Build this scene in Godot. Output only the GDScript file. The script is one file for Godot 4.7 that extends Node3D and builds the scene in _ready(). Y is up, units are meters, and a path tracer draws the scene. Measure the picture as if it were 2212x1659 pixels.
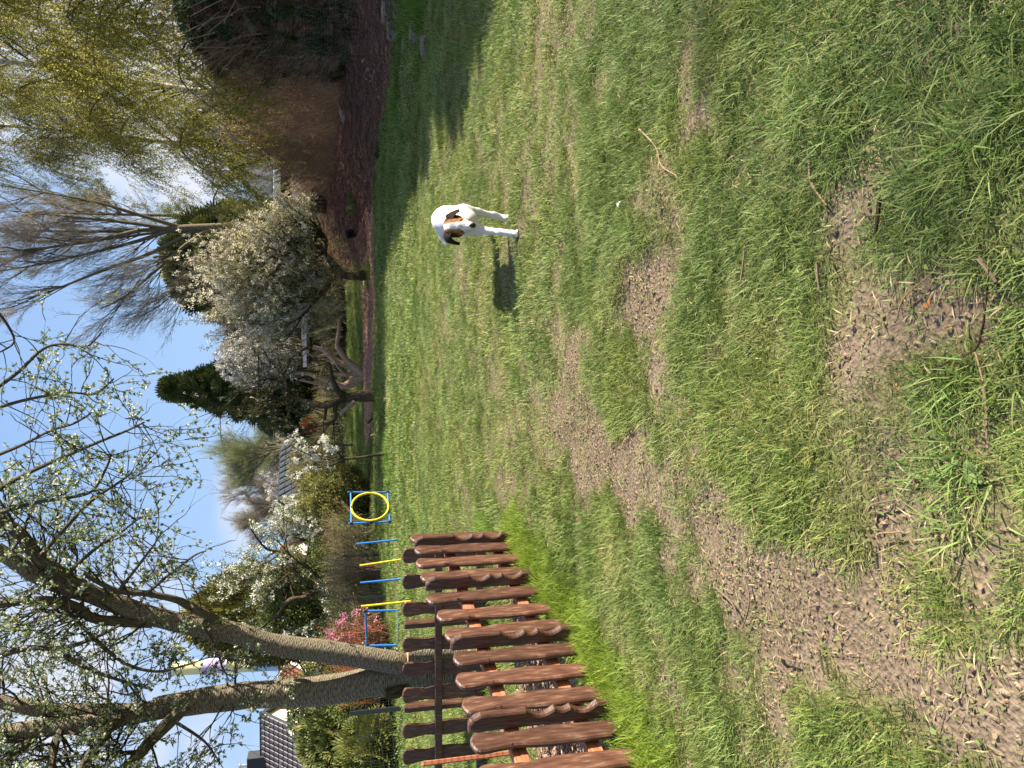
extends Node3D

const F := 1600.0
const HC := 1.1
var TH := atan(401.0 / 1600.0)
var rng := RandomNumberGenerator.new()
var nz := FastNoiseLite.new()
var nzf := FastNoiseLite.new()
var used := {}
var M := {}
var L := {}
var bares := []
var trail := []


# ---------------------------------------------------------------- geometry
class Geo:
	var v := PackedVector3Array()
	var n := PackedVector3Array()
	var c := PackedColorArray()
	var uv := PackedVector2Array()
	var ix := PackedInt32Array()

	func vert(p: Vector3, nn: Vector3, col: Color, u := Vector2.ZERO) -> int:
		v.append(p); n.append(nn); c.append(col); uv.append(u)
		return v.size() - 1

	# triangle whose outside is on the side of «out»
	func tri(a: Vector3, b: Vector3, d: Vector3, out: Vector3, col := Color.WHITE) -> void:
		var nn := (b - a).cross(d - a).normalized()
		var i := v.size()
		if nn.dot(out) < 0.0:
			nn = -nn
			ix.append_array(PackedInt32Array([i, i + 1, i + 2]))
		else:
			ix.append_array(PackedInt32Array([i, i + 2, i + 1]))
		for p in [a, b, d]:
			var u := Vector2(p.x + p.z, p.y)
			if absf(nn.y) > 0.7:
				u = Vector2(p.x, p.z)
			vert(p, nn, col, u)

	func quad(a: Vector3, b: Vector3, d: Vector3, e: Vector3, out: Vector3, col := Color.WHITE) -> void:
		tri(a, b, d, out, col)
		tri(a, d, e, out, col)

	func box(t: Transform3D, s: Vector3, col := Color.WHITE, bev := 0.0) -> void:
		var h := s * 0.5
		for ax in 3:
			for sg in [-1.0, 1.0]:
				var o := Vector3.ZERO; o[ax] = sg
				var a1 := (ax + 1) % 3
				var a2 := (ax + 2) % 3
				var q := []
				for k in [[-1, -1], [1, -1], [1, 1], [-1, 1]]:
					var p := Vector3.ZERO
					p[ax] = sg * h[ax]; p[a1] = k[0] * (h[a1] - bev); p[a2] = k[1] * (h[a2] - bev)
					q.append(t * p)
				quad(q[0], q[1], q[2], q[3], t.basis * o, col)
		if bev > 0.0:
			for ax in 3:
				var a1 := (ax + 1) % 3
				var a2 := (ax + 2) % 3
				for s1 in [-1.0, 1.0]:
					for s2 in [-1.0, 1.0]:
						var q := []
						for k in [[-1, 0], [1, 0], [1, 1], [-1, 1]]:
							var p := Vector3.ZERO
							p[ax] = k[0] * (h[ax] - bev)
							p[a1] = s1 * (h[a1] - (0.0 if k[1] == 0 else bev))
							p[a2] = s2 * (h[a2] - (bev if k[1] == 0 else 0.0))
							q.append(t * p)
						var o := Vector3.ZERO; o[a1] = s1; o[a2] = s2
						quad(q[0], q[1], q[2], q[3], t.basis * o, col)

	func tube(p: PackedVector3Array, r: PackedFloat32Array, s: int, col := Color.WHITE, cap := false, rough := 0.0) -> void:
		var k := p.size()
		if k < 2:
			return
		var t := (p[1] - p[0]).normalized()
		var a := t.cross(Vector3(0.31, 0.11, 0.95)).normalized()
		var run := 0.0
		var first := v.size()
		for i in k:
			t = (p[mini(i + 1, k - 1)] - p[maxi(i - 1, 0)]).normalized()
			a = (a - t * a.dot(t)).normalized()
			var b := t.cross(a)
			if i > 0:
				run += p[i].distance_to(p[i - 1])
			for j in s + 1:
				var w := TAU * (j % s) / s
				var d := a * cos(w) + b * sin(w)
				var rr := r[i]
				if rough > 0.0:
					rr *= 1.0 + rough * (sin(w * 2.0 + run * 9.0) * 0.5 + sin(w * 3.0 - run * 23.0 + 1.7) * 0.3 + sin(w * 5.0 + run * 47.0) * 0.25)
				v.append(p[i] + d * rr); n.append(d); c.append(col); uv.append(Vector2(float(j) / s, run))
		var m := s + 1
		for i in k - 1:
			for j in s:
				var q := first + i * m + j
				ix.append(q); ix.append(q + m); ix.append(q + 1)
				ix.append(q + 1); ix.append(q + m); ix.append(q + m + 1)
		if cap:
			for e in [0, k - 1]:
				var o := (p[0] - p[1]).normalized() if e == 0 else (p[k - 1] - p[k - 2]).normalized()
				for j in s:
					tri(p[e], v[first + e * m + j], v[first + e * m + j + 1], o, col)

	# outline in x,y extruded along z from -d/2 to d/2 with chamfer b; placed by t. The outline runs anticlockwise.
	func slab(o: PackedVector2Array, d: float, b: float, t: Transform3D, col := Color.WHITE) -> void:
		var inner: PackedVector2Array = o
		if b > 0.0:
			var best := Geometry2D.offset_polygon(o, -b)
			if best.size() == 1:
				inner = best[0]
		var tr := Geometry2D.triangulate_polygon(inner)
		for sg in [-1.0, 1.0]:
			for i in range(0, tr.size(), 3):
				var q := []
				for k in 3:
					var w := inner[tr[i + k]]
					q.append(t * Vector3(w.x, w.y, sg * d * 0.5))
				tri(q[0], q[1], q[2], t.basis * Vector3(0, 0, sg), col)
		var k := o.size()
		for i in k:
			var p := o[i]
			var q := o[(i + 1) % k]
			var e := q - p
			var out := t.basis * Vector3(e.y, -e.x, 0)
			var zz := d * 0.5 - b
			quad(t * Vector3(p.x, p.y, -zz), t * Vector3(q.x, q.y, -zz), t * Vector3(q.x, q.y, zz), t * Vector3(p.x, p.y, zz), out, col)
			if b > 0.0:
				var pn := nearest(inner, p)
				var qn := nearest(inner, q)
				for sg in [-1.0, 1.0]:
					quad(t * Vector3(p.x, p.y, sg * zz), t * Vector3(q.x, q.y, sg * zz), t * Vector3(qn.x, qn.y, sg * d * 0.5), t * Vector3(pn.x, pn.y, sg * d * 0.5), out.normalized() + t.basis * Vector3(0, 0, sg), col)

	func nearest(o: PackedVector2Array, p: Vector2) -> Vector2:
		var best := o[0]
		for i in o.size():
			var q := Geometry2D.get_closest_point_to_segment(p, o[i], o[(i + 1) % o.size()])
			if q.distance_squared_to(p) < best.distance_squared_to(p):
				best = q
		return best

	# a leaf: base p, direction d, face normal nn
	func leaf(p: Vector3, d: Vector3, nn: Vector3, l: float, w: float, col: Color, bend := 0.15) -> void:
		var s := d.cross(nn).normalized() * w * 0.5
		var i := v.size()
		var mid := p + d * l * 0.45 + nn * l * bend * 0.5
		for q in [p, mid + s, mid - s, p + d * l - nn * l * bend * 0.4]:
			vert(q, nn, col)
		ix.append_array(PackedInt32Array([i, i + 2, i + 1, i + 1, i + 2, i + 3]))

	func mesh(m: Material) -> ArrayMesh:
		var arr := []
		arr.resize(Mesh.ARRAY_MAX)
		arr[Mesh.ARRAY_VERTEX] = v; arr[Mesh.ARRAY_NORMAL] = n; arr[Mesh.ARRAY_COLOR] = c
		arr[Mesh.ARRAY_TEX_UV] = uv; arr[Mesh.ARRAY_INDEX] = ix
		var out := ArrayMesh.new()
		out.add_surface_from_arrays(Mesh.PRIMITIVE_TRIANGLES, arr)
		out.surface_set_material(0, m)
		return out


class Inst:
	var b := PackedFloat32Array()
	var k := 0

	func put(p: Vector3, q: Basis, c: Color) -> void:
		b.append_array(PackedFloat32Array([q.x.x, q.y.x, q.z.x, p.x, q.x.y, q.y.y, q.z.y, p.y, q.x.z, q.y.z, q.z.z, p.z, c.r, c.g, c.b, 1.0]))
		k += 1


func _rv() -> Vector3:
	return Vector3(rng.randf_range(-1, 1), rng.randf_range(-1, 1), rng.randf_range(-1, 1))


func rb(s: float) -> Basis:
	return Basis.from_euler(Vector3(rng.randf() * TAU, rng.randf() * TAU, rng.randf() * TAU)).scaled(Vector3.ONE * s)


func yb(s: float, tilt := 0.15) -> Basis:
	return Basis.from_euler(Vector3(rng.randf_range(-tilt, tilt), rng.randf() * TAU, rng.randf_range(-tilt, tilt))).scaled(Vector3.ONE * s)


# basis whose y runs along d, rolled by chance
func db(d: Vector3, s: float) -> Basis:
	var y := d.normalized()
	var x := y.cross(_rv()).normalized()
	if x.length() < 0.5:
		x = y.cross(Vector3(0.3, 0.1, 0.9)).normalized()
	return Basis(x * s, y * s, x.cross(y) * s)


func cj(c: Color, j: float) -> Color:
	var f := 1.0 + rng.randf_range(-j, j)
	return Color(c.r * f * (1.0 + rng.randf_range(-j, j) * 0.35), c.g * f, c.b * f * (1.0 + rng.randf_range(-j, j) * 0.35))


# ---------------------------------------------------------------- places
func ray(x: float, y: float) -> Vector3:
	var r := (829.5 - y) / F
	var d := (x - 1106.0) / F
	return Vector3(r, -d * cos(TH) - sin(TH), -(cos(TH) - d * sin(TH)))


func pt(x: float, y: float, dist: float) -> Vector3:
	var r := ray(x, y)
	return Vector3(0, HC, 0) + r * (dist / -r.z)


# where the ray meets the terrain
func gp(x: float, y: float) -> Vector3:
	var r := ray(x, y).normalized()
	var t := 0.8
	var step := 0.05
	while t < 90.0:
		var p := Vector3(0, HC, 0) + r * t
		if p.y < height(p.x, p.z):
			return Vector3(p.x, height(p.x, p.z), p.z)
		t += step + t * 0.01
	return Vector3(0, HC, 0) + r * t


func bank_edge(z: float) -> float:
	return lerpf(4.9, 3.5, smoothstep(14.0, 21.0, -z))


func height(x: float, z: float) -> float:
	var h := 0.75 * smoothstep(0.0, 2.6, x - bank_edge(z)) * smoothstep(-3.0, -8.0, z)
	var near := smoothstep(14.0, 4.0, -z)
	h += 0.5 * smoothstep(-22.0, -29.0, z)
	h += nz.get_noise_2d(x * 1.1, z * 1.1) * 0.045
	if near > 0.0:
		h += nz.get_noise_2d(x * 5.0 + 40.0, z * 5.0) * 0.018 * near
	return h


# how much grass grows: 0 bare soil .. 1 lush
func lush(x: float, z: float) -> float:
	var a := nz.get_noise_2d(x * 2.2 + 91.0, z * 2.2) * 0.9
	var b := nz.get_noise_2d(x * 7.0 - 17.0, z * 7.0) * 0.75
	var c := nz.get_noise_2d(x * 17.0 + 3.0, z * 17.0)
	var far := smoothstep(4.5, 9.0, -z)
	var g := 0.82 + 0.08 * far + a * lerpf(0.75, 0.35, far) + b * lerpf(0.6, 0.5, far) + c * 0.5
	for e in bares:
		var q := Vector2((x - e[0].x) / e[1], (z - e[0].y) / e[2]).length() + b * 0.7 + c * 0.5
		if q < 1.5:
			g -= e[3] * smoothstep(1.5, 0.75, q)
	for i in trail.size() - 1:
		var A: Vector3 = trail[i]
		var B: Vector3 = trail[i + 1]
		var ab := Vector2(B.x - A.x, B.z - A.z)
		var ap := Vector2(x - A.x, z - A.z)
		var t := clampf(ap.dot(ab) / ab.length_squared(), 0, 1)
		var q := (ap - ab * t).length() / lerpf(A.y, B.y, t) + b * 0.95 + c * 0.45
		if q < 1.6:
			g -= 0.95 * smoothstep(1.6, 0.65, q)
	return clampf(g, 0.0, 1.0)


# ---------------------------------------------------------------- objects
func numbered(s: String) -> String:
	if not used.has(s):
		used[s] = 0
		return s
	used[s] += 1
	return "%s_%03d" % [s, used[s]]


func tag(o: Node3D, label: String, category: String, group := "") -> Node3D:
	o.set_meta("label", label)
	o.set_meta("category", category)
	if group:
		o.set_meta("group", group)
	return o


func thing(called: String, label: String, category: String, at := Vector3.ZERO, group := "") -> Node3D:
	var o := Node3D.new()
	o.name = numbered(called)
	add_child(o)
	o.position = at
	return tag(o, label, category, group)


# a mesh given in world coordinates, as a part of «parent» (or top-level)
func part(called: String, mesh: Mesh, parent: Node3D = null, stuff := false) -> MeshInstance3D:
	var o := MeshInstance3D.new()
	o.mesh = mesh
	if parent:
		o.name = called
		parent.add_child(o, true)
		var up: Node3D = parent
		while up != self:
			o.position -= up.position
			up = up.get_parent()
	else:
		o.name = numbered(called)
		add_child(o)
	if stuff:
		o.set_meta("kind", "stuff")
	return o


func many(called: String, mesh: Mesh, i: Inst, parent: Node3D = null) -> MultiMeshInstance3D:
	var mm := MultiMesh.new()
	mm.transform_format = MultiMesh.TRANSFORM_3D
	mm.use_colors = true
	mm.mesh = mesh
	mm.instance_count = i.k
	mm.buffer = i.b
	var o := MultiMeshInstance3D.new()
	o.multimesh = mm
	if parent:
		o.name = called
		parent.add_child(o, true)
		o.position = -parent.position
	else:
		o.name = numbered(called)
		add_child(o)
	o.set_meta("kind", "stuff")
	return o


func struct(o: Node3D) -> Node3D:
	o.set_meta("kind", "structure")
	return o


# ---------------------------------------------------------------- materials
func srgb(r: float, g: float, b: float) -> Color:
	return Color(r, g, b).linear_to_srgb()


func mat(called: String, c: Color, rough := 0.8, metal := 0.0) -> StandardMaterial3D:
	var m := StandardMaterial3D.new()
	m.resource_name = called
	m.albedo_color = c.linear_to_srgb()
	m.roughness = rough
	m.metallic = metal
	m.cull_mode = BaseMaterial3D.CULL_DISABLED
	if rough > 0.5 and metal == 0.0:
		m.metallic_specular = 0.2 if rough > 0.7 else 0.28
	M[called] = m
	return m


func leafmat(called: String, back := 0.5, rough := 0.55) -> StandardMaterial3D:
	var m := mat(called, Color.WHITE, rough)
	m.vertex_color_use_as_albedo = true
	if back > 0.0:
		m.backlight_enabled = true
		m.backlight = Color(back, back, back).linear_to_srgb()
	return m


func noise_tex(sd: int, freq: float, oct: int, cols: Array, size := 512, kind := FastNoiseLite.TYPE_SIMPLEX_SMOOTH) -> NoiseTexture2D:
	var f := FastNoiseLite.new()
	f.seed = sd
	f.noise_type = kind
	f.frequency = freq
	f.fractal_octaves = oct
	var t := NoiseTexture2D.new()
	t.width = size
	t.height = size
	t.seamless = true
	t.noise = f
	if cols.size():
		var g := Gradient.new()
		var off := PackedFloat32Array()
		var cc := PackedColorArray()
		for e in cols:
			off.append(e[0])
			cc.append((e[1] as Color).linear_to_srgb())
		g.offsets = off
		g.colors = cc
		t.color_ramp = g
	return t


func textured(called: String, cols: Array, freq: float, scale: Vector3, bump := 0.0, rough := 0.8, sd := 1, oct := 5) -> StandardMaterial3D:
	var m := mat(called, Color.WHITE, rough)
	m.albedo_texture = noise_tex(sd, freq, oct, cols)
	m.uv1_scale = scale
	if bump > 0.0:
		m.heightmap_enabled = true
		m.heightmap_texture = noise_tex(sd, freq, oct, [])
		m.heightmap_scale = bump
	return m


func materials() -> void:
	leafmat("grass", 0.6, 0.6).metallic_specular = 0.36
	leafmat("leaf", 0.6, 0.6)
	leafmat("birch_leaf", 0.9, 0.6)
	leafmat("needle", 0.2, 0.6)
	leafmat("petal", 0.5, 0.6)
	leafmat("twig", 0.0, 0.85)
	leafmat("chips", 0.0, 0.9)
	var g := textured("ground", [[0.0, Color(0.4, 0.38, 0.36)], [0.42, Color(0.6, 0.59, 0.57)], [0.6, Color(0.7, 0.69, 0.67)], [1.0, Color(1.0, 0.98, 0.94)]], 0.05, Vector3(2.1, 2.1, 2.1), 0.5, 0.95, 5, 5)
	g.vertex_color_use_as_albedo = true
	textured("paint", [[0.0, Color(0.042, 0.016, 0.010)], [0.35, Color(0.074, 0.030, 0.019)], [0.6, Color(0.102, 0.044, 0.027)], [0.75, Color(0.13, 0.066, 0.043)], [0.84, Color(0.2, 0.115, 0.08)], [0.9, Color(0.13, 0.055, 0.032)], [1.0, Color(0.42, 0.17, 0.07)]], 0.014, Vector3(8, 1.1, 1), 0.2, 0.48, 11, 6)
	textured("stained", [[0.0, Color(0.19, 0.062, 0.03)], [0.5, Color(0.30, 0.11, 0.055)], [1.0, Color(0.42, 0.18, 0.10)]], 0.012, Vector3(1.5, 9, 1), 0.1, 0.6, 12, 5)
	textured("bark_cherry", [[0.0, Color(0.05, 0.04, 0.028)], [0.36, Color(0.12, 0.10, 0.072)], [0.55, Color(0.21, 0.18, 0.13)], [1.0, Color(0.34, 0.30, 0.23)]], 0.02, Vector3(1.2, 10, 1), 0.8, 0.9, 21, 6)
	textured("bark_rough", [[0.0, Color(0.03, 0.022, 0.015)], [0.5, Color(0.095, 0.07, 0.045)], [0.75, Color(0.13, 0.11, 0.06)], [1.0, Color(0.22, 0.19, 0.11)]], 0.015, Vector3(3, 1.2, 1), 2.0, 0.95, 22, 6)
	textured("bark_bare", [[0.0, Color(0.2, 0.135, 0.09)], [0.45, Color(0.38, 0.27, 0.19)], [1.0, Color(0.55, 0.43, 0.33)]], 0.015, Vector3(3, 1.0, 1), 1.0, 0.9, 23, 6)
	textured("bark_grey", [[0.0, Color(0.05, 0.045, 0.03)], [0.5, Color(0.12, 0.105, 0.07)], [1.0, Color(0.22, 0.2, 0.14)]], 0.02, Vector3(2, 1.0, 1), 1.0, 0.9, 24, 5)
	textured("bark_birch", [[0.0, Color(0.03, 0.03, 0.03)], [0.33, Color(0.12, 0.11, 0.10)], [0.42, Color(0.50, 0.47, 0.43)], [1.0, Color(0.66, 0.63, 0.58)]], 0.012, Vector3(1, 1.6, 1), 0.3, 0.8, 25, 5)
	textured("cut_wood", [[0.0, Color(0.30, 0.2, 0.12)], [1.0, Color(0.52, 0.38, 0.25)]], 0.03, Vector3(6, 6, 1), 0.2, 0.9, 26, 4)
	textured("rock", [[0.0, Color(0.075, 0.065, 0.04)], [0.5, Color(0.17, 0.145, 0.105)], [1.0, Color(0.30, 0.26, 0.2)]], 0.02, Vector3(3, 3, 3), 1.5, 0.9, 27, 6)
	M.rock.uv1_triplanar = true
	textured("mulch", [[0.0, Color(0.035, 0.02, 0.014)], [0.5, Color(0.10, 0.058, 0.042)], [1.0, Color(0.22, 0.13, 0.095)]], 0.05, Vector3(2, 2, 2), 2.0, 0.95, 28, 5)
	textured("plaster", [[0.0, Color(0.72, 0.71, 0.68)], [1.0, Color(0.82, 0.81, 0.78)]], 0.02, Vector3(1, 1, 1), 0.2, 0.9, 29, 4)
	textured("cream", [[0.0, Color(0.66, 0.58, 0.38)], [1.0, Color(0.74, 0.66, 0.45)]], 0.02, Vector3(1, 1, 1), 0.2, 0.9, 30, 4)
	textured("grey_wall", [[0.0, Color(0.36, 0.38, 0.42)], [1.0, Color(0.46, 0.48, 0.52)]], 0.02, Vector3(1, 1, 1), 0.2, 0.9, 31, 4)
	textured("dark_wood", [[0.0, Color(0.02, 0.014, 0.01)], [0.6, Color(0.055, 0.04, 0.03)], [1.0, Color(0.12, 0.09, 0.07)]], 0.02, Vector3(6, 0.8, 1), 0.3, 0.85, 32, 5)
	mat("tile_dark", Color(0.035, 0.03, 0.036), 0.35)
	mat("tile_grey", Color(0.045, 0.055, 0.062), 0.8)
	mat("tile_red", Color(0.22, 0.075, 0.05), 0.7)
	mat("brown_trim", Color(0.07, 0.03, 0.02), 0.6)
	mat("slate", Color(0.045, 0.05, 0.058), 0.9)
	mat("glass", Color(0.03, 0.035, 0.04), 0.08)
	mat("blue", Color(0.035, 0.18, 0.52), 0.6)
	mat("yellow", Color(0.68, 0.50, 0.035), 0.6)
	mat("black_plastic", Color(0.012, 0.013, 0.015), 0.4)
	mat("pot", Color(0.012, 0.012, 0.014), 0.55)
	mat("anthracite", Color(0.022, 0.028, 0.032), 0.45, 0.3)
	mat("wire", Color(0.014, 0.02, 0.018), 0.9)
	mat("galvanised", Color(0.3, 0.3, 0.29), 0.5, 0.8)
	mat("steel", Color(0.55, 0.56, 0.57), 0.35, 0.9)
	mat("band_yellow", Color(0.62, 0.56, 0.30), 0.8)
	mat("band_lilac", Color(0.44, 0.36, 0.54), 0.8)
	mat("band_blue", Color(0.32, 0.45, 0.62), 0.8)
	mat("band_pale", Color(0.62, 0.62, 0.60), 0.8)
	var fur := mat("fur", Color.WHITE, 0.75)
	fur.vertex_color_use_as_albedo = true
	fur.heightmap_enabled = true
	fur.heightmap_texture = noise_tex(41, 0.06, 4, [])
	fur.heightmap_scale = 0.25
	fur.uv1_triplanar = true
	fur.uv1_scale = Vector3(6, 6, 6)
	var ear := mat("ear_fur", Color.WHITE, 0.85)
	ear.vertex_color_use_as_albedo = true
	textured("path", [[0.0, Color(0.09, 0.06, 0.045)], [0.5, Color(0.24, 0.175, 0.135)], [1.0, Color(0.4, 0.31, 0.25)]], 0.05, Vector3(2, 2, 2), 1.0, 0.95, 33, 5)
	mat("eye", Color(0.02, 0.010, 0.006), 0.06)
	mat("nose", Color(0.012, 0.011, 0.012), 0.3)
	mat("teal", Color(0.25, 0.55, 0.5), 0.7)


func smooth(p: Array, per: int) -> PackedVector3Array:
	var out := PackedVector3Array()
	for i in p.size() - 1:
		var a: Vector3 = p[maxi(i - 1, 0)]
		var b: Vector3 = p[i]
		var c: Vector3 = p[i + 1]
		var d: Vector3 = p[mini(i + 2, p.size() - 1)]
		for k in per:
			out.append(b.cubic_interpolate(c, a, d, float(k) / per))
	out.append(p[p.size() - 1])
	return out


func taper(k: int, r0: float, r1: float, pw := 1.0) -> PackedFloat32Array:
	var r := PackedFloat32Array()
	for i in k:
		r.append(lerpf(r0, r1, pow(float(i) / (k - 1), pw)))
	return r


func limb(g: Geo, p: Array, r0: float, r1: float, s := 10, per := 4, col := Color.WHITE, rough := 0.05) -> PackedVector3Array:
	var q := smooth(p, per)
	g.tube(q, taper(q.size(), r0, r1), s, col, true, rough)
	return q


# branching wood; tips collects [place, direction, level]
func grow(g: Geo, p: Vector3, d: Vector3, ln: float, r: float, lev: int, o: Dictionary, tips: Array) -> void:
	var sg := 5 if lev > 1 else 4
	var pts := PackedVector3Array()
	var rs := PackedFloat32Array()
	var dirs := []
	for i in sg + 1:
		pts.append(p)
		rs.append(lerpf(r, r * o.get("tip", 0.5), float(i) / sg))
		dirs.append(d)
		d = (d + _rv() * o.get("wig", 0.15) + Vector3.UP * o.get("up", 0.0)).normalized()
		p += d * ln / sg
	g.tube(pts, rs, 7 if lev > 2 else (5 if lev > 1 else (4 if lev == 1 else 3)), o.get("col", Color.WHITE), false)
	if lev <= o.get("leafy", 0):
		for i in range(1, sg + 1):
			tips.append([pts[i], dirs[i], lev])
	if lev == 0:
		return
	var n: int = o.n[mini(lev, o.n.size() - 1)]
	for k in n:
		var t := rng.randf_range(o.get("from", 0.25), 1.0)
		if k == 0:
			t = 1.0
		var fi := t * sg
		var i0 := mini(int(fi), sg - 1)
		var q := pts[i0].lerp(pts[i0 + 1], fi - i0)
		var dd: Vector3 = dirs[i0 + 1]
		var side := dd.cross(_rv()).normalized()
		var an: float = o.get("ang", 0.6) * rng.randf_range(0.6, 1.3) * (0.4 if k == 0 else 1.0)
		var nd := (dd * cos(an) + side * sin(an)).normalized()
		grow(g, q, nd, ln * o.get("len", 0.7) * rng.randf_range(0.7, 1.15), lerpf(r, r * o.get("tip", 0.5), t) * o.get("thin", 0.7), lev - 1, o, tips)


# leaf clumps etc. that many() sets out
func leaf_meshes() -> void:
	for kind in [["broad", 12, 0.065, 0.038, 0.09], ["small", 18, 0.036, 0.02, 0.085], ["bloom", 13, 0.03, 0.028, 0.055], ["needle", 26, 0.085, 0.016, 0.07], ["big", 9, 0.11, 0.05, 0.1]]:
		var g := Geo.new()
		for i in kind[1]:
			var d := _rv().normalized()
			if kind[0] == "needle":
				d = (d + Vector3(0, 0.5, 0)).normalized()
			var p: Vector3 = d * kind[4] * rng.randf_range(0.1, 0.9)
			var dd := (d + _rv() * 0.8).normalized()
			var nn := dd.cross(_rv()).normalized()
			nn = (nn + Vector3.UP * 0.35 * signf(nn.y)).normalized()
			var f := rng.randf_range(0.7, 1.3)
			g.leaf(p, dd, nn, kind[2] * rng.randf_range(0.7, 1.25), kind[3] * rng.randf_range(0.8, 1.2), Color(f, f * rng.randf_range(0.94, 1.06), f * rng.randf_range(0.8, 1.1)))
		L[kind[0]] = g.mesh(M.petal if kind[0] == "bloom" else (M.needle if kind[0] == "needle" else M.leaf))
	# thuja fan: flat spray of scale leaves
	var fan := Geo.new()
	for k in 9:
		var a := lerpf(-0.9, 0.9, k / 8.0)
		var d := Vector3(sin(a), cos(a), rng.randf_range(-0.2, 0.2)).normalized()
		for j in 3:
			var p := d * (0.03 + j * 0.045)
			var f := rng.randf_range(0.7, 1.3)
			fan.leaf(p, (d + _rv() * 0.25).normalized(), Vector3(rng.randf_range(-0.3, 0.3), 0.15, 1).normalized(), 0.07, 0.024, Color(f, f, f * 0.9))
	L.fan = fan.mesh(M.needle)
	# a weeping string of small leaves, hanging down from its origin, 1 m
	for v in 3:
		var s := Geo.new()
		var p := Vector3.ZERO
		var pp := PackedVector3Array([p])
		var sway := _rv() * 0.12
		for i in 9:
			p += Vector3(sway.x * (1.0 - i * 0.1), -0.115, sway.z * (1.0 - i * 0.1)) + _rv() * 0.012
			pp.append(p)
		s.tube(pp, taper(pp.size(), 0.004, 0.0015), 3, Color(0.5, 0.36, 0.2))
		for i in 44:
			var k := rng.randi_range(1, 9)
			var q := pp[k].lerp(pp[k - 1], rng.randf())
			var d := (_rv() + Vector3(0, -0.5, 0)).normalized()
			var nn := d.cross(_rv()).normalized()
			var f := rng.randf_range(0.7, 1.3)
			s.leaf(q + d * 0.015, d, nn, rng.randf_range(0.03, 0.05), rng.randf_range(0.022, 0.034), Color(f, f, f))
		L["string%d" % v] = s.mesh(M.birch_leaf)
	# bare twigs with buds, along +y, 0.6 m
	for v in 3:
		var s := Geo.new()
		var tips := []
		grow(s, Vector3.ZERO, Vector3.UP, 0.42, 0.006, 2, {"n": [0, 4, 5], "wig": 0.12, "up": 0.06, "ang": 0.5, "len": 0.62, "leafy": 0, "tip": 0.55}, tips)
		for t in tips:
			if rng.randf() < 0.6:
				s.leaf(t[0], (t[1] + _rv() * 0.6).normalized(), _rv().normalized(), 0.02, 0.012, Color(0.9, 0.8, 0.5))
		L["bare%d" % v] = s.mesh(M.twig)
	# twig with rosettes of young leaves and some flowers, along +y, 0.32 m
	for v in 4:
		var s := Geo.new()
		var tips := []
		grow(s, Vector3.ZERO, Vector3.UP, 0.24, 0.0035, 1, {"n": [0, 3], "wig": 0.22, "up": 0.03, "ang": 0.8, "len": 0.5, "leafy": 1, "tip": 0.6, "col": Color(0.035, 0.028, 0.02)}, tips)
		var lf := Geo.new()
		for t in tips:
			if rng.randf() < 0.62:
				var ax: Vector3 = (t[1] + _rv() * 0.7).normalized()
				for k in rng.randi_range(3, 6):
					var d := (ax + _rv() * 1.0).normalized()
					var nn := (d.cross(_rv()).normalized() + Vector3(0, 0.2, 0)).normalized()
					var f := rng.randf_range(0.75, 1.3)
					lf.leaf(t[0], d, nn, rng.randf_range(0.022, 0.042), rng.randf_range(0.010, 0.015), Color(0.16 * f, 0.21 * f, 0.075 * f), 0.25)
				if rng.randf() < 0.34:
					for k in 9:
						var d := (ax + _rv() * 0.9).normalized()
						lf.leaf(t[0] + d * 0.012, d, d.cross(_rv()).normalized(), 0.016, 0.014, Color(0.72, 0.7, 0.62))
		# wood and leaves in one mesh, two surfaces
		var mm := s.mesh(M.twig)
		var arr := []
		arr.resize(Mesh.ARRAY_MAX)
		arr[Mesh.ARRAY_VERTEX] = lf.v; arr[Mesh.ARRAY_NORMAL] = lf.n; arr[Mesh.ARRAY_COLOR] = lf.c; arr[Mesh.ARRAY_TEX_UV] = lf.uv; arr[Mesh.ARRAY_INDEX] = lf.ix
		mm.add_surface_from_arrays(Mesh.PRIMITIVE_TRIANGLES, arr)
		mm.surface_set_material(1, M.leaf)
		L["spray%d" % v] = mm


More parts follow.
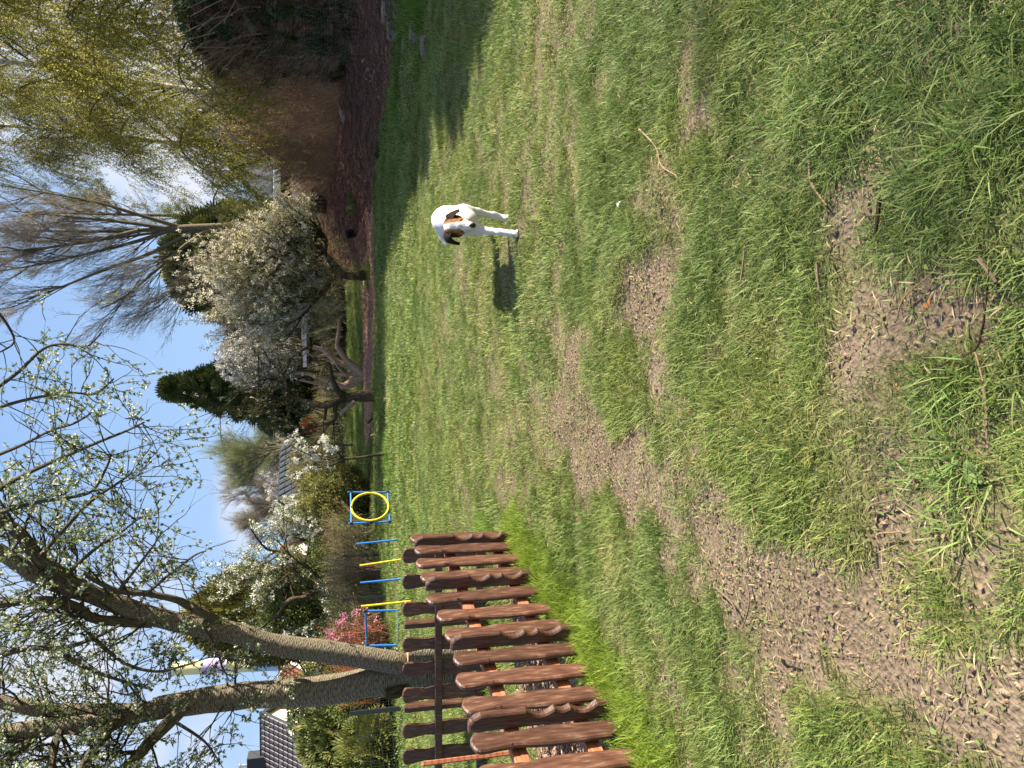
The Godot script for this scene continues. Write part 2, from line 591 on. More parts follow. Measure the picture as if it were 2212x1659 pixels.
# clumps filling an ellipsoid, cone ("cone") or column, uneven, with gaps
func fill(parent: Node3D, called: String, mesh: Mesh, n: int, ctr: Vector3, rad: Vector3, s: float, c0: Color, c1: Color, o := {}) -> void:
	var i := Inst.new()
	var shape: String = o.get("shape", "ball")
	var thr: float = o.get("gaps", -0.12)
	var fr: float = o.get("freq", 2.2) / maxf(rad.x, 0.4)
	var tries := 0
	while i.k < n and tries < n * 6:
		tries += 1
		var d := _rv()
		var l := d.length()
		if l > 1.0 or l < 0.02:
			continue
		d /= l
		var q := d * pow(rng.randf(), o.get("shell", 0.42))
		var p := ctr + q * rad
		if shape == "cone":
			var t := pow(rng.randf(), 1.5)
			var w := (1.0 - t) * 0.97 + 0.03
			var a := rng.randf() * TAU
			var rr := pow(rng.randf(), 0.35) * w * (0.82 + 0.75 * nzf.get_noise_2d(a * 20.0, t * 90.0 + rad.x * 30.0))
			p = ctr + Vector3(cos(a) * rr * rad.x, (t * 2.0 - 1.0) * rad.y, sin(a) * rr * rad.z)
			d = Vector3(cos(a), 0.9, sin(a)).normalized()
		var k := nz.get_noise_3d(p.x * fr * 3.0, p.y * fr * 3.0, p.z * fr * 3.0)
		if k < thr:
			continue
		if p.y < o.get("floor", -1.0):
			continue
		var b := rb(s * rng.randf_range(0.7, 1.35))
		if o.has("out"):
			b = db((d + Vector3.UP * o.out + _rv() * 0.5), s * rng.randf_range(0.7, 1.35))
		var mixv := clampf(0.5 + nz.get_noise_3d(p.x * fr * 4.0 + 9.0, p.y * fr * 4.0, p.z * fr * 4.0) * 1.3 + rng.randf_range(-0.3, 0.3), 0, 1)
		i.put(p, b, cj(c0.lerp(c1, mixv), 0.18))
	many(called, mesh, i, parent)


# ---------------------------------------------------------------- sky, camera, sun
func light_and_lens() -> void:
	var cam := Camera3D.new()
	cam.name = "camera"
	var fw := Vector3(0, -sin(TH), -cos(TH))
	var up := Vector3(0, cos(TH), -sin(TH))
	cam.transform = Transform3D(Basis(-up, Vector3.RIGHT, -fw), Vector3(0, HC, 0))   # the photograph lies on its side
	cam.fov = rad_to_deg(2.0 * atan(829.5 / F))
	cam.near = 0.05
	cam.far = 3000.0
	add_child(cam)
	cam.current = true
	var sun := DirectionalLight3D.new()
	sun.name = "sun"
	sun.light_energy = 1.6
	sun.light_angular_distance = 0.5
	sun.light_color = Color(1.0, 0.955, 0.88)
	sun.shadow_enabled = true
	add_child(sun)
	sun.basis = Basis.looking_at(-Vector3(1.3, 1.0, -0.17).normalized(), Vector3.UP)
	var env := Environment.new()
	env.background_mode = Environment.BG_SKY
	env.tonemap_mode = Environment.TONE_MAPPER_LINEAR
	env.tonemap_exposure = 3.4
	env.sdfgi_enabled = true
	env.ssao_enabled = true
	env.ssil_enabled = true
	var sky := Sky.new()
	var pm := PanoramaSkyMaterial.new()
	pm.panorama = sky_picture()
	sky.sky_material = pm
	env.background_energy_multiplier = 0.68
	env.sky = sky
	var we := WorldEnvironment.new()
	we.name = "surroundings"
	we.environment = env
	add_child(we)


func sky_picture() -> ImageTexture:
	var w := 1024
	var h := 512
	var im := Image.create(w, h, false, Image.FORMAT_RGBF)
	var f := FastNoiseLite.new()
	f.seed = 7
	f.noise_type = FastNoiseLite.TYPE_SIMPLEX_SMOOTH
	f.frequency = 1.0
	f.fractal_octaves = 6
	f.fractal_gain = 0.52
	for y in h:
		var el := PI * (0.5 - (y + 0.5) / h)
		var up := maxf(sin(el), 0.0)
		var base := Color(0.235, 0.335, 0.455).lerp(Color(0.10, 0.185, 0.385), pow(clampf(up, 0, 1), 0.55))
		for x in w:
			var c := base
			if el > -0.02:
				var az := TAU * ((x + 0.5) / w - 0.5)
				var d := Vector3(sin(az) * cos(el), sin(el), -cos(az) * cos(el))
				var q := d / (0.18 + up)
				var cl := f.get_noise_3d(q.x * 0.62 + 3.1, q.y * 0.5, q.z * 0.62) * 0.75 + 0.05
				cl += 0.42 * smoothstep(-0.08, -0.45, d.x) - 0.12 * smoothstep(0.2, -0.1, absf(d.x - 0.05))   # the cloud bank lies to the left
				cl *= smoothstep(0.0, 0.10, up)
				var a := smoothstep(-0.02, 0.42, cl) * 0.92
				c = base.lerp(Color(0.385, 0.40, 0.435), a)
			im.set_pixel(x, y, c)
	return ImageTexture.create_from_image(im)


# ---------------------------------------------------------------- ground
func ground() -> void:
	var xs := PackedFloat32Array()
	var zs := PackedFloat32Array()
	for e in [-400.0, -200.0, -100.0, -60.0, -40.0, -30.0, -24.0, -20.0, -16.0, -13.0]:
		xs.append(e)
	var x := -11.0
	while x < 11.0:
		xs.append(x)
		x += 0.05 if absf(x) < 2.6 else (0.12 if absf(x) < 6.0 else 0.4)
	for e in [12.0, 14.0, 18.0, 24.0, 30.0, 40.0, 60.0, 100.0, 200.0, 400.0]:
		xs.append(e)
	for e in [400.0, 200.0, 100.0, 50.0, 25.0, 12.0, 6.0, 3.0, 1.5, 0.8]:
		zs.append(e)
	var z := 0.4
	while z > -34.0:
		zs.append(z)
		z -= 0.045 if z > -5.0 else (0.12 if z > -12.0 else 0.3)
	for e in [-36.0, -40.0, -50.0, -70.0, -100.0, -200.0, -400.0, -900.0]:
		zs.append(e)
	var g := Geo.new()
	var nx := xs.size()
	for zz in zs:
		for xx in xs:
			var h := height(xx, zz)
			var e := 0.05
			var nn := Vector3(h - height(xx + e, zz), e, h - height(xx, zz + e)).normalized()
			var lu := lush(xx, zz)
			var dry := nz.get_noise_2d(xx * 3.0 + 7.0, zz * 3.0) * 0.5 + 0.5
			var soil := Color(0.165, 0.125, 0.092).lerp(Color(0.25, 0.197, 0.148), dry)
			var thatch := Color(0.13, 0.145, 0.055).lerp(Color(0.19, 0.17, 0.085), dry)
			g.vert(Vector3(xx, h, zz), nn, soil.lerp(thatch, smoothstep(0.25, 0.8, lu)), Vector2(xx, zz))
	for j in zs.size() - 1:
		for i in nx - 1:
			var q := j * nx + i
			g.ix.append_array(PackedInt32Array([q, q + nx, q + 1, q + 1, q + nx, q + nx + 1]))
	# z falls with j: keep the upper side out
	for k in range(0, g.ix.size(), 3):
		var s := g.ix[k + 1]
		g.ix[k + 1] = g.ix[k + 2]
		g.ix[k + 2] = s
	var flip := (g.v[g.ix[1]] - g.v[g.ix[0]]).cross(g.v[g.ix[2]] - g.v[g.ix[0]]).y > 0.0
	if flip:
		for k in range(0, g.ix.size(), 3):
			var s := g.ix[k + 1]
			g.ix[k + 1] = g.ix[k + 2]
			g.ix[k + 2] = s
	struct(part("ground", g.mesh(M.ground)))


# a sheet lying a little above the terrain between two edges given as rows of points
func sheet(called: String, a: PackedVector3Array, b: PackedVector3Array, across: int, m: Material, lift := 0.015) -> void:
	var g := Geo.new()
	var k := a.size()
	for i in k:
		for j in across + 1:
			var p := a[i].lerp(b[i], float(j) / across)
			p.x += nz.get_noise_2d(p.z * 9.0, p.x * 9.0) * 0.15
			p.y = height(p.x, p.z) + lift * (0.2 if j == 0 or j == across else 1.0)
			var e := 0.1
			g.vert(p, Vector3(height(p.x, p.z) - height(p.x + e, p.z), e, height(p.x, p.z) - height(p.x, p.z + e)).normalized(), Color.WHITE, Vector2(p.x, p.z))
	var m1 := across + 1
	for i in k - 1:
		for j in across:
			var q := i * m1 + j
			for t in [[q, q + 1, q + m1], [q + 1, q + m1 + 1, q + m1]]:
				var up := (g.v[t[1]] - g.v[t[0]]).cross(g.v[t[2]] - g.v[t[0]]).y > 0.0
				g.ix.append_array(PackedInt32Array([t[0], t[2], t[1]] if up else t))
	struct(part(called, g.mesh(m)))


func blade_clump(n: int, rad: float, h0: float, h1: float, w: float, lean: float, cols: Array) -> ArrayMesh:
	var g := Geo.new()
	for k in n:
		var a := rng.randf() * TAU
		var r := sqrt(rng.randf()) * rad
		var p := Vector3(cos(a) * r, -0.006, sin(a) * r)
		var az := a + rng.randf_range(-1.4, 1.4)
		var dh := Vector3(cos(az), 0, sin(az))
		var h := rng.randf_range(h0, h1)
		var ln := lean * rng.randf_range(0.25, 1.35)
		var c: Color = cols[rng.randi() % cols.size()]
		c = cj(c, 0.22)
		var sd := Vector3(-sin(az + rng.randf_range(-0.7, 0.7)), 0, cos(az)).normalized()
		var ww := w * rng.randf_range(0.65, 1.25)
		if sd.cross(dh * ln + Vector3.UP * 0.3).y < 0.0:
			sd = -sd
		var i := g.v.size()
		for s in 4:
			var t: float = [0.0, 0.38, 0.74, 1.0][s]
			var q := p + dh * (ln * h * pow(t, 1.6)) + Vector3.UP * (h * (t - 0.38 * minf(ln, 1.4) * t * t))
			var tg := (dh * (ln * 1.6 * pow(t + 0.02, 0.6)) + Vector3.UP * (1.0 - 0.76 * minf(ln, 1.4) * t)).normalized()
			var nn := sd.cross(tg).normalized()
			if nn.y > -0.2:
				nn = (nn + Vector3.UP * 0.3).normalized()
			var hw := ww * 0.5 * (1.0 - pow(t, 2.2))
			if s < 3:
				g.vert(q + sd * hw, nn, c)
				g.vert(q - sd * hw, nn, c)
			else:
				g.vert(q, nn, c)
		g.ix.append_array(PackedInt32Array([i, i + 1, i + 2, i + 1, i + 3, i + 2, i + 2, i + 3, i + 4, i + 3, i + 5, i + 4, i + 4, i + 5, i + 6]))
	return g.mesh(M.grass)


func in_frame(x: float, z: float, extra: float) -> bool:
	var dep := -z * cos(TH) + HC * sin(TH)
	return absf(x) < 0.52 * dep + extra


func grass() -> void:
	var green := [Color(0.11, 0.175, 0.036), Color(0.135, 0.20, 0.044), Color(0.095, 0.15, 0.036), Color(0.165, 0.215, 0.056), Color(0.195, 0.23, 0.075)]
	var olive := [Color(0.18, 0.21, 0.075), Color(0.23, 0.235, 0.10), Color(0.155, 0.195, 0.06), Color(0.36, 0.31, 0.17), Color(0.2, 0.235, 0.08)]
	var bright := [Color(0.17, 0.26, 0.03), Color(0.21, 0.29, 0.045), Color(0.13, 0.22, 0.03), Color(0.24, 0.29, 0.07)]
	var near := []
	for k in 4:
		near.append(blade_clump(30, 0.05, 0.016, 0.042, 0.0025, 0.95, green))
	for k in 2:
		near.append(blade_clump(28, 0.055, 0.010, 0.03, 0.0026, 1.5, olive))
	var mid := []
	for k in 3:
		mid.append(blade_clump(50, 0.09, 0.018, 0.045, 0.0042, 0.95, green))
	for k in 2:
		mid.append(blade_clump(46, 0.09, 0.014, 0.036, 0.0042, 1.3, olive))
	var far := []
	for k in 2:
		far.append(blade_clump(130, 0.24, 0.022, 0.05, 0.009, 0.85, green))
	far.append(blade_clump(130, 0.24, 0.018, 0.04, 0.009, 1.0, olive))
	var tall := []
	for k in 3:
		tall.append(blade_clump(34, 0.06, 0.06, 0.15, 0.0045, 0.75, bright))
	var sets := [[near, 0.45, 3.4, 15000, 0.4], [mid, 3.2, 9.5, 15000, 0.7], [far, 9.2, 34.0, 17000, 1.2]]
	var kinds := ["lawn_grass", "lawn_grass", "lawn_grass"]
	for q in sets:
		var bag := []
		for e in q[0]:
			bag.append(Inst.new())
		var made := 0
		var tries := 0
		while made < q[3] and tries < q[3] * 5:
			tries += 1
			var dist := sqrt(rng.randf_range(q[1] * q[1], q[2] * q[2]))
			var x: float = rng.randf_range(-1, 1) * (0.54 * dist + 0.3 + q[4])
			var z := -dist
			if x > bank_edge(z) + 0.3 + nz.get_noise_2d(z * 6.0, x) * 0.5 or x < -6.2:
				continue
			if z < -8.0 and mulch_at(x, z) > 0.35:
				continue
			if in_bed(x, z):
				continue
			var lu := lush(x, z)
			if rng.randf() > lu * lu * 1.1 + 0.05 * lu + 0.02 + (0.16 if nz.get_noise_2d(x * 12.0, z * 12.0 + 77.0) > 0.12 else 0.0):
				continue
			made += 1
			var n := q[0].size() as int
			var wet := nz.get_noise_2d(x * 1.6 - 60.0, z * 1.6) * 0.5 + nz.get_noise_2d(x * 7.0 - 60.0, z * 7.0) * 0.6 + rng.randf_range(-0.5, 0.5) + (lu - 0.72) * 0.9
			var greens := n - (2 if n > 3 else 1)
			var pick := rng.randi() % greens if wet > -0.12 else greens + rng.randi() % (n - greens)
			var s := rng.randf_range(0.65, 1.2) * (0.55 + 0.55 * lu) * (1.0 + 0.5 * maxf(nz.get_noise_2d(x * 4.0 + 11.0, z * 4.0), 0.0))
			var t := clampf(0.5 + nz.get_noise_2d(x * 2.6 + 31.0, z * 2.6 + 5.0) * 1.1, 0, 1)
			var tint := Color(0.88, 0.94, 0.9).lerp(Color(1.14, 1.07, 0.97), t)
			(bag[pick] as Inst).put(Vector3(x, height(x, z), z), yb(s, 0.25), cj(tint, 0.14))
		for k in bag.size():
			if bag[k].k:
				var o := many("lawn_grass", q[0][k], bag[k])
				tag(o, "short green lawn grass with straw mixed in, growing across the whole yard", "grass")
	# the bright long fringe at the foot of the near fence
	var fr := Inst.new()
	var a := Vector2(-0.92, -4.23)
	var b := Vector2(-1.40, -2.2)
	var nrm := Vector2(0.973, 0.232)
	for k in 1500:
		var t := rng.randf_range(-0.06, 1.1)
		var off := absf(rng.randfn(0.0, 0.11)) - 0.03
		if off > 0.34:
			continue
		var p := a.lerp(b, t) + nrm * off
		var s := rng.randf_range(0.5, 1.0) * (1.05 - off * 1.9)
		fr.put(Vector3(p.x, height(p.x, p.y), p.y), yb(s, 0.3), cj(Color(1.25, 1.22, 1.0).lerp(Color(0.95, 0.98, 0.95), off * 2.5), 0.15))
	tag(many("long_grass", tall[0], fr), "long bright green grass along the foot of the near picket fence", "grass")
	var f2 := Inst.new()
	for k in 900:
		var x := rng.randf_range(-2.9, -0.95)
		var z := -5.2 + rng.randfn(0, 0.14)
		f2.put(Vector3(x, height(x, z), z), yb(rng.randf_range(0.4, 0.8), 0.3), cj(Color(0.9, 0.95, 1), 0.15))
	for k in 900:                                                # tufts round the tree feet and the edge of the lawn
		var foot: Vector3 = [Vector3(2.85, 0, -19.4), Vector3(-0.24, 0, -16.6), Vector3(-1.23, 0, -13.3), Vector3(4.6, 0, -12.0), Vector3(5.2, 0, -10.6), Vector3(5.0, 0, -9.6), Vector3(4.5, 0, -8.9)][k % 7]
		var x := foot.x + rng.randfn(0, 0.22)
		var z := foot.z + rng.randfn(0, 0.3)
		f2.put(Vector3(x, height(x, z), z), yb(rng.randf_range(0.7, 1.5), 0.3), cj(Color(0.7, 0.8, 0.8), 0.15))
	tag(many("long_grass", tall[1], f2), "long grass under the far picket fence and round the feet of the fruit trees", "grass")
	# long tufts in the lawn's foreground on the right
	var f3 := Inst.new()
	var long_green := blade_clump(34, 0.07, 0.035, 0.085, 0.0032, 1.25, green)
	for c in [[1900, 110, 46, 0.32], [2120, 60, 60, 0.25], [1720, 90, 40, 0.3], [1560, 130, 40, 0.4], [2000, 250, 30, 0.25], [2060, 930, 22, 0.14], [1330, 330, 40, 0.6], [1250, 120, 40, 0.7], [1700, 330, 26, 0.3], [1540, 980, 18, 0.3], [2080, 1060, 10, 0.1], [1430, 1460, 60, 0.5], [1290, 1240, 50, 0.5]]:
		var p := gp(c[0], c[1])
		for k in int(c[2] * 0.7):
			var x := p.x + rng.randfn(0, c[3] * 0.55)
			var z := p.z + rng.randfn(0, c[3] * 0.5)
			if z < -0.55 and not in_bed(x, z):
				f3.put(Vector3(x, height(x, z), z), yb(rng.randf_range(0.5, 1.05), 0.35), cj(Color(0.95, 1, 0.95), 0.2))
	tag(many("grass_tufts", long_green, f3), "long drooping grass tufts standing out of the shorter lawn in front", "grass")
	# clover leaves, curled bits of dead leaf and straw that lie on the bare soil
	var scrap := Geo.new()
	for k in 9:
		var p := Vector3(rng.randfn(0, 0.022), rng.randf_range(0.001, 0.007), rng.randfn(0, 0.022))
		var d := Vector3(rng.randf_range(-1, 1), rng.randf_range(-0.15, 0.3), rng.randf_range(-1, 1)).normalized()
		var cc: Color = [Color(0.12, 0.15, 0.05), Color(0.16, 0.17, 0.07), Color(0.22, 0.17, 0.10), Color(0.17, 0.14, 0.08), Color(0.10, 0.13, 0.04)][rng.randi() % 5]
		if k < 5:
			scrap.leaf(p, d, (Vector3.UP + _rv() * 0.5).normalized(), rng.randf_range(0.008, 0.014), rng.randf_range(0.005, 0.009), cc, 0.3)
		else:
			scrap.leaf(p, d, (Vector3.UP + _rv() * 0.3).normalized(), rng.randf_range(0.015, 0.035), 0.0025, Color(0.32, 0.26, 0.16) if k < 7 else cc, 0.1)
	var sm := scrap.mesh(M.chips)
	var si := Inst.new()
	var guard := 0
	while si.k < 5500 and guard < 70000:
		guard += 1
		var dist := sqrt(rng.randf_range(0.3, 49.0))
		var x := rng.randf_range(-1, 1) * (0.54 * dist + 0.6)
		if in_bed(x, -dist) or rng.randf() > (1.15 - lush(x, -dist)) * 0.8:
			continue
		si.put(Vector3(x, height(x, -dist) + 0.001, -dist), yb(rng.randf_range(0.7, 1.4), 0.1), cj(Color.WHITE, 0.25))
	tag(many("leaf_litter", sm, si), "scraps of clover, dead leaf and straw strewn over the bare brown soil", "litter")
	var clod := Geo.new()
	for k in 5:
		var c := Vector3(rng.randfn(0, 0.02), 0.001, rng.randfn(0, 0.02))
		var r := rng.randf_range(0.003, 0.008)
		for s in 6:
			var a0 := TAU * s / 6
			var a1 := TAU * (s + 1) / 6
			var top := c + Vector3(0, r * 0.9, 0)
			clod.tri(c + Vector3(cos(a0) * r, 0, sin(a0) * r * 0.8), c + Vector3(cos(a1) * r, 0, sin(a1) * r * 0.8), top + _rv() * r * 0.2, Vector3(cos(a0), 0.6, sin(a0)), Color(0.2, 0.15, 0.105))
	var ci := Inst.new()
	guard = 0
	while ci.k < 1500 and guard < 60000:
		guard += 1
		var dist := sqrt(rng.randf_range(0.3, 30.0))
		var x := rng.randf_range(-1, 1) * (0.54 * dist + 0.6)
		if lush(x, -dist) > 0.45 or in_bed(x, -dist):
			continue
		ci.put(Vector3(x, height(x, -dist), -dist), yb(rng.randf_range(0.4, 1.3), 0.1), cj(Color.WHITE, 0.3))
	tag(many("soil_crumbs", clod.mesh(M.chips), ci), "small brown crumbs of soil lying on the bare patches of lawn", "soil")


func mulch_at(x: float, z: float) -> float:
	var zc := -20.1 - 0.02 * x * x
	var w := 2.9
	if x > 5.0 or x < -2.0:
		return 0.0
	return clampf(1.3 - absf(z - zc - 0.3) / w, 0, 1) * smoothstep(-2.0, -1.0, x)


func in_bed(x: float, z: float) -> bool:
	if z > -2.2 or z < -4.2:
		return false
	var t := (z + 4.25) / 1.7
	var fx := lerpf(-0.93, -1.33, t)
	return x < fx - 0.03 and x > fx - 0.75 + 0.35 * smoothstep(-3.3, -4.6, z)


func beds() -> void:
	var a := PackedVector3Array()
	var b := PackedVector3Array()
	for i in 60:
		var z := lerpf(-6.0, -34.0, i / 59.0)
		a.append(Vector3(bank_edge(z) + 0.25, 0, z))
		b.append(Vector3(bank_edge(z) + 5.0, 0, z))
	sheet("mulch_bank", a, b, 14, M.mulch)
	a.clear(); b.clear()
	for i in 30:
		var x := lerpf(-1.7, 4.4, i / 29.0)
		var zc := -20.1 - 0.02 * x * x
		var w := 2.7 * smoothstep(-2.4, 0.6, x)
		a.append(Vector3(x, 0, zc - w))
		b.append(Vector3(x, 0, zc + w * 1.0))
	sheet("mulch_path", a, b, 8, M.path)
	a.clear(); b.clear()
	for i in 20:
		var z := lerpf(-2.0, -4.2, i / 19.0)
		var fx := lerpf(-0.93, -1.33, (z + 4.25) / 1.7)
		a.append(Vector3(fx - 0.02, 0, z))
		b.append(Vector3(fx - 0.9 + 0.35 * smoothstep(-3.3, -4.6, z), 0, z))
	sheet("earth_bed", a, b, 8, M.mulch)
	# chips
	var chip := Geo.new()
	for k in 14:
		var t := Transform3D(Basis.from_euler(Vector3(rng.randf_range(-0.4, 0.4), rng.randf() * TAU, rng.randf_range(-0.4, 0.4))), Vector3(rng.randfn(0, 0.06), rng.randf_range(0.004, 0.02), rng.randfn(0, 0.06)))
		var f := rng.randf_range(0.5, 1.6)
		chip.box(t, Vector3(rng.randf_range(0.03, 0.07), 0.006, rng.randf_range(0.008, 0.02)), Color(0.13 * f, 0.08 * f, 0.058 * f))
	var cm := chip.mesh(M.chips)
	var ci := Inst.new()
	for k in 8000:
		var z := -sqrt(rng.randf_range(36.0, 900.0))
		var x := bank_edge(z) + 0.25 + absf(rng.randf_range(-0.2, 4.0))
		ci.put(Vector3(x, height(x, z) + 0.012, z), yb(rng.randf_range(0.6, 1.3), 0.2), cj(Color(1.15, 1.0, 0.95), 0.3))
	for k in 5000:
		var x := rng.randf_range(-1.6, 4.4)
		var z := -20.1 - 0.02 * x * x + rng.randf_range(-2.6, 2.6) * smoothstep(-2.4, 0.6, x)
		ci.put(Vector3(x, height(x, z) + 0.012, z), yb(rng.randf_range(0.6, 1.2), 0.2), cj(Color(2.3, 2.3, 2.25), 0.3))
	tag(many("bark_chips", cm, ci), "brown bark chips covering the bank below the hedge and the path under the fruit trees", "bark mulch")
	var bi := Inst.new()
	for k in 1700:
		var z := rng.randf_range(-4.15, -2.1)
		var fx := lerpf(-0.93, -1.33, (z + 4.25) / 1.7)
		var x := fx - rng.randf_range(0.02, 0.85)
		bi.put(Vector3(x, height(x, z) + 0.012, z), yb(rng.randf_range(0.25, 0.6), 0.3), cj(Color(1.9, 2.0, 2.1), 0.4))
	tag(many("bark_chips", cm, bi), "pale wood chips and gravel in the narrow bed between the two picket fences", "wood chips")


# ---------------------------------------------------------------- picket fences
func picket_outline(w: float, h: float) -> PackedVector2Array:
	var right := []
	# [share of the height, share of the half width]
	for e in [[0.0, 0.74], [0.06, 0.72], [0.12, 0.76], [0.165, 0.80], [0.168, 0.88], [0.20, 0.86], [0.28, 0.87], [0.38, 0.94], [0.47, 1.0], [0.55, 0.98], [0.64, 0.88], [0.72, 0.74], [0.762, 0.70], [0.765, 0.80], [0.80, 0.80], [0.85, 0.88], [0.90, 0.97], [0.955, 1.0]]:
		right.append(Vector2(e[1] * w * 0.5, e[0] * h))
	for e in [[0.975, 0.86], [0.99, 0.5], [1.0, 0.0]]:
		right.append(Vector2(e[1] * w * 0.5, e[0] * h))
	var o := PackedVector2Array()
	for p in right:
		o.append(p)
	for i in range(right.size() - 2, -1, -1):
		o.append(Vector2(-right[i].x, right[i].y))
	return o


func post_outline(d: float, h: float) -> PackedVector2Array:
	var o := PackedVector2Array([Vector2(0, 0), Vector2(d, 0), Vector2(d, h * 0.20)])
	for s in [[0.20, 0.375, 0.42], [0.375, 0.475, 0.24], [0.475, 0.645, 0.42]]:
		for k in range(1, 7):
			var t := k / 6.0
			o.append(Vector2(d * (1.0 - 0.06 - s[2] * 0.75 * sin(PI * t)), h * lerpf(s[0], s[1], t)))
	o.append(Vector2(d, h * 0.652))
	o.append(Vector2(d, h * 0.93))
	o.append(Vector2(d * 0.82, h * 0.975))
	o.append(Vector2(d * 0.5, h))
	o.append(Vector2(0, h))
	return o


func fences() -> void:
	var pm := []
	var tone := [1.0, 0.82, 1.15]
	for k in 3:
		var m: StandardMaterial3D = M.paint.duplicate()
		m.uv1_offset = Vector3(0.31 * k, 0.17 * k, 0)
		m.albedo_color = Color(1, 1, 1) * sqrt(tone[k] / 1.15)
		m.albedo_color.a = 1.0
		pm.append(m)
	var dirn := Vector3(-0.4, 0, 1.68).normalized()      # from the far end towards the camera
	var nrm := Vector3(dirn.z, 0, -dirn.x)               # to the right, the lawn side
	var far_end := Vector3(-0.915, 0, -4.25)
	var f := thing("picket_fence", "brown wooden picket fence with wavy boards and scalloped posts in front of the bed", "fence", far_end)
	var bt := Basis(dirn, Vector3.UP, dirn.cross(Vector3.UP))
	var hh := 0.635
	var slots := [0.02, 0.165, 0.31, 0.465, 0.67, 0.845, 0.99, 1.19, 1.345, 1.50, 1.71, 1.86, 2.01, 2.20]
	var k := 0
	for s in slots:
		var g := Geo.new()
		var p: Vector3 = far_end + dirn * s + nrm * 0.03
		p.y = height(p.x, p.z) - 0.02
		var b := bt * Basis.from_euler(Vector3(rng.randf_range(-0.015, 0.015), 0, rng.randf_range(-0.02, 0.02)))
		g.slab(picket_outline(0.098, hh * rng.randf_range(0.985, 1.015)), 0.022, 0.006, Transform3D(b, p))
		part("picket", g.mesh(pm[k % 3]), f)
		k += 1
	for s in [0.075, 0.555, 1.085, 1.61, 2.11]:
		var g := Geo.new()
		var p: Vector3 = far_end + dirn * s + nrm * 0.012
		p.y = height(p.x, p.z) - 0.02
		var b := Basis(nrm, Vector3.UP, nrm.cross(Vector3.UP))
		g.slab(post_outline(0.068, hh * 0.975), 0.036, 0.006, Transform3D(b, p))
		part("post", g.mesh(pm[1]), f)
	for y in [0.155, 0.43]:
		var g := Geo.new()
		var c := far_end + dirn * 1.1 - nrm * 0.012
		g.box(Transform3D(bt, Vector3(c.x, y, c.z)), Vector3(2.36, 0.056, 0.034), Color.WHITE, 0.003)
		part("rail", g.mesh(M.stained), f)
	# the fence behind, seen from its back
	var z0 := -5.08
	var q := thing("picket_fence", "row of brown wooden pickets seen from the shaded back, standing before the forked tree", "fence", Vector3(-1.15, 0, z0))
	var bb := Basis(Vector3.RIGHT, Vector3.UP, Vector3.BACK)
	k = 0
	for x in [-1.17, -1.355, -1.54, -1.785, -1.955, -2.13, -2.37, -2.55, -2.74]:
		var g := Geo.new()
		var b := bb * Basis.from_euler(Vector3(0, 0, rng.randf_range(-0.015, 0.015)))
		g.slab(picket_outline(0.105, 0.62), 0.022, 0.006, Transform3D(b, Vector3(x, -0.02, z0)))
		part("picket", g.mesh(pm[k % 3]), q)
		k += 1
	for x in [-1.66, -2.235]:
		var g := Geo.new()
		g.slab(post_outline(0.085, 0.60), 0.042, 0.008, Transform3D(Basis(Vector3.FORWARD, Vector3.UP, Vector3.RIGHT), Vector3(x, -0.02, z0 - 0.012)))
		part("post", g.mesh(pm[1]), q)
	for y in [0.065, 0.355]:
		var g := Geo.new()
		g.box(Transform3D(Basis(), Vector3(-1.96, y, z0 + 0.030)), Vector3(1.72, 0.05, 0.034), Color.WHITE, 0.003)
		part("rail", g.mesh(pm[1]), q)
	var g2 := Geo.new()
	g2.box(Transform3D(Basis.from_euler(Vector3(0, 0.5, 0)), Vector3(-2.13, 0.27, -4.15)), Vector3(0.025, 0.62, 0.09), Color.WHITE, 0.004)
	tag(part("fence_board", g2.mesh(M.stained)), "upright reddish plank behind the near picket fence at the left edge", "board")


# ---------------------------------------------------------------- dog agility set
func pole(a: Vector3, b: Vector3, r: float, m: Material, called: String, parent: Node3D = null) -> MeshInstance3D:
	var g := Geo.new()
	g.tube(PackedVector3Array([a, b]), PackedFloat32Array([r, r]), 12, Color.WHITE, true)
	return part(called, g.mesh(m), parent)


func joint(p: Vector3, d: Vector3, parent: Node3D) -> void:
	pole(p - d * 0.025, p + d * 0.025, 0.022, M.black_plastic, "connector", parent)


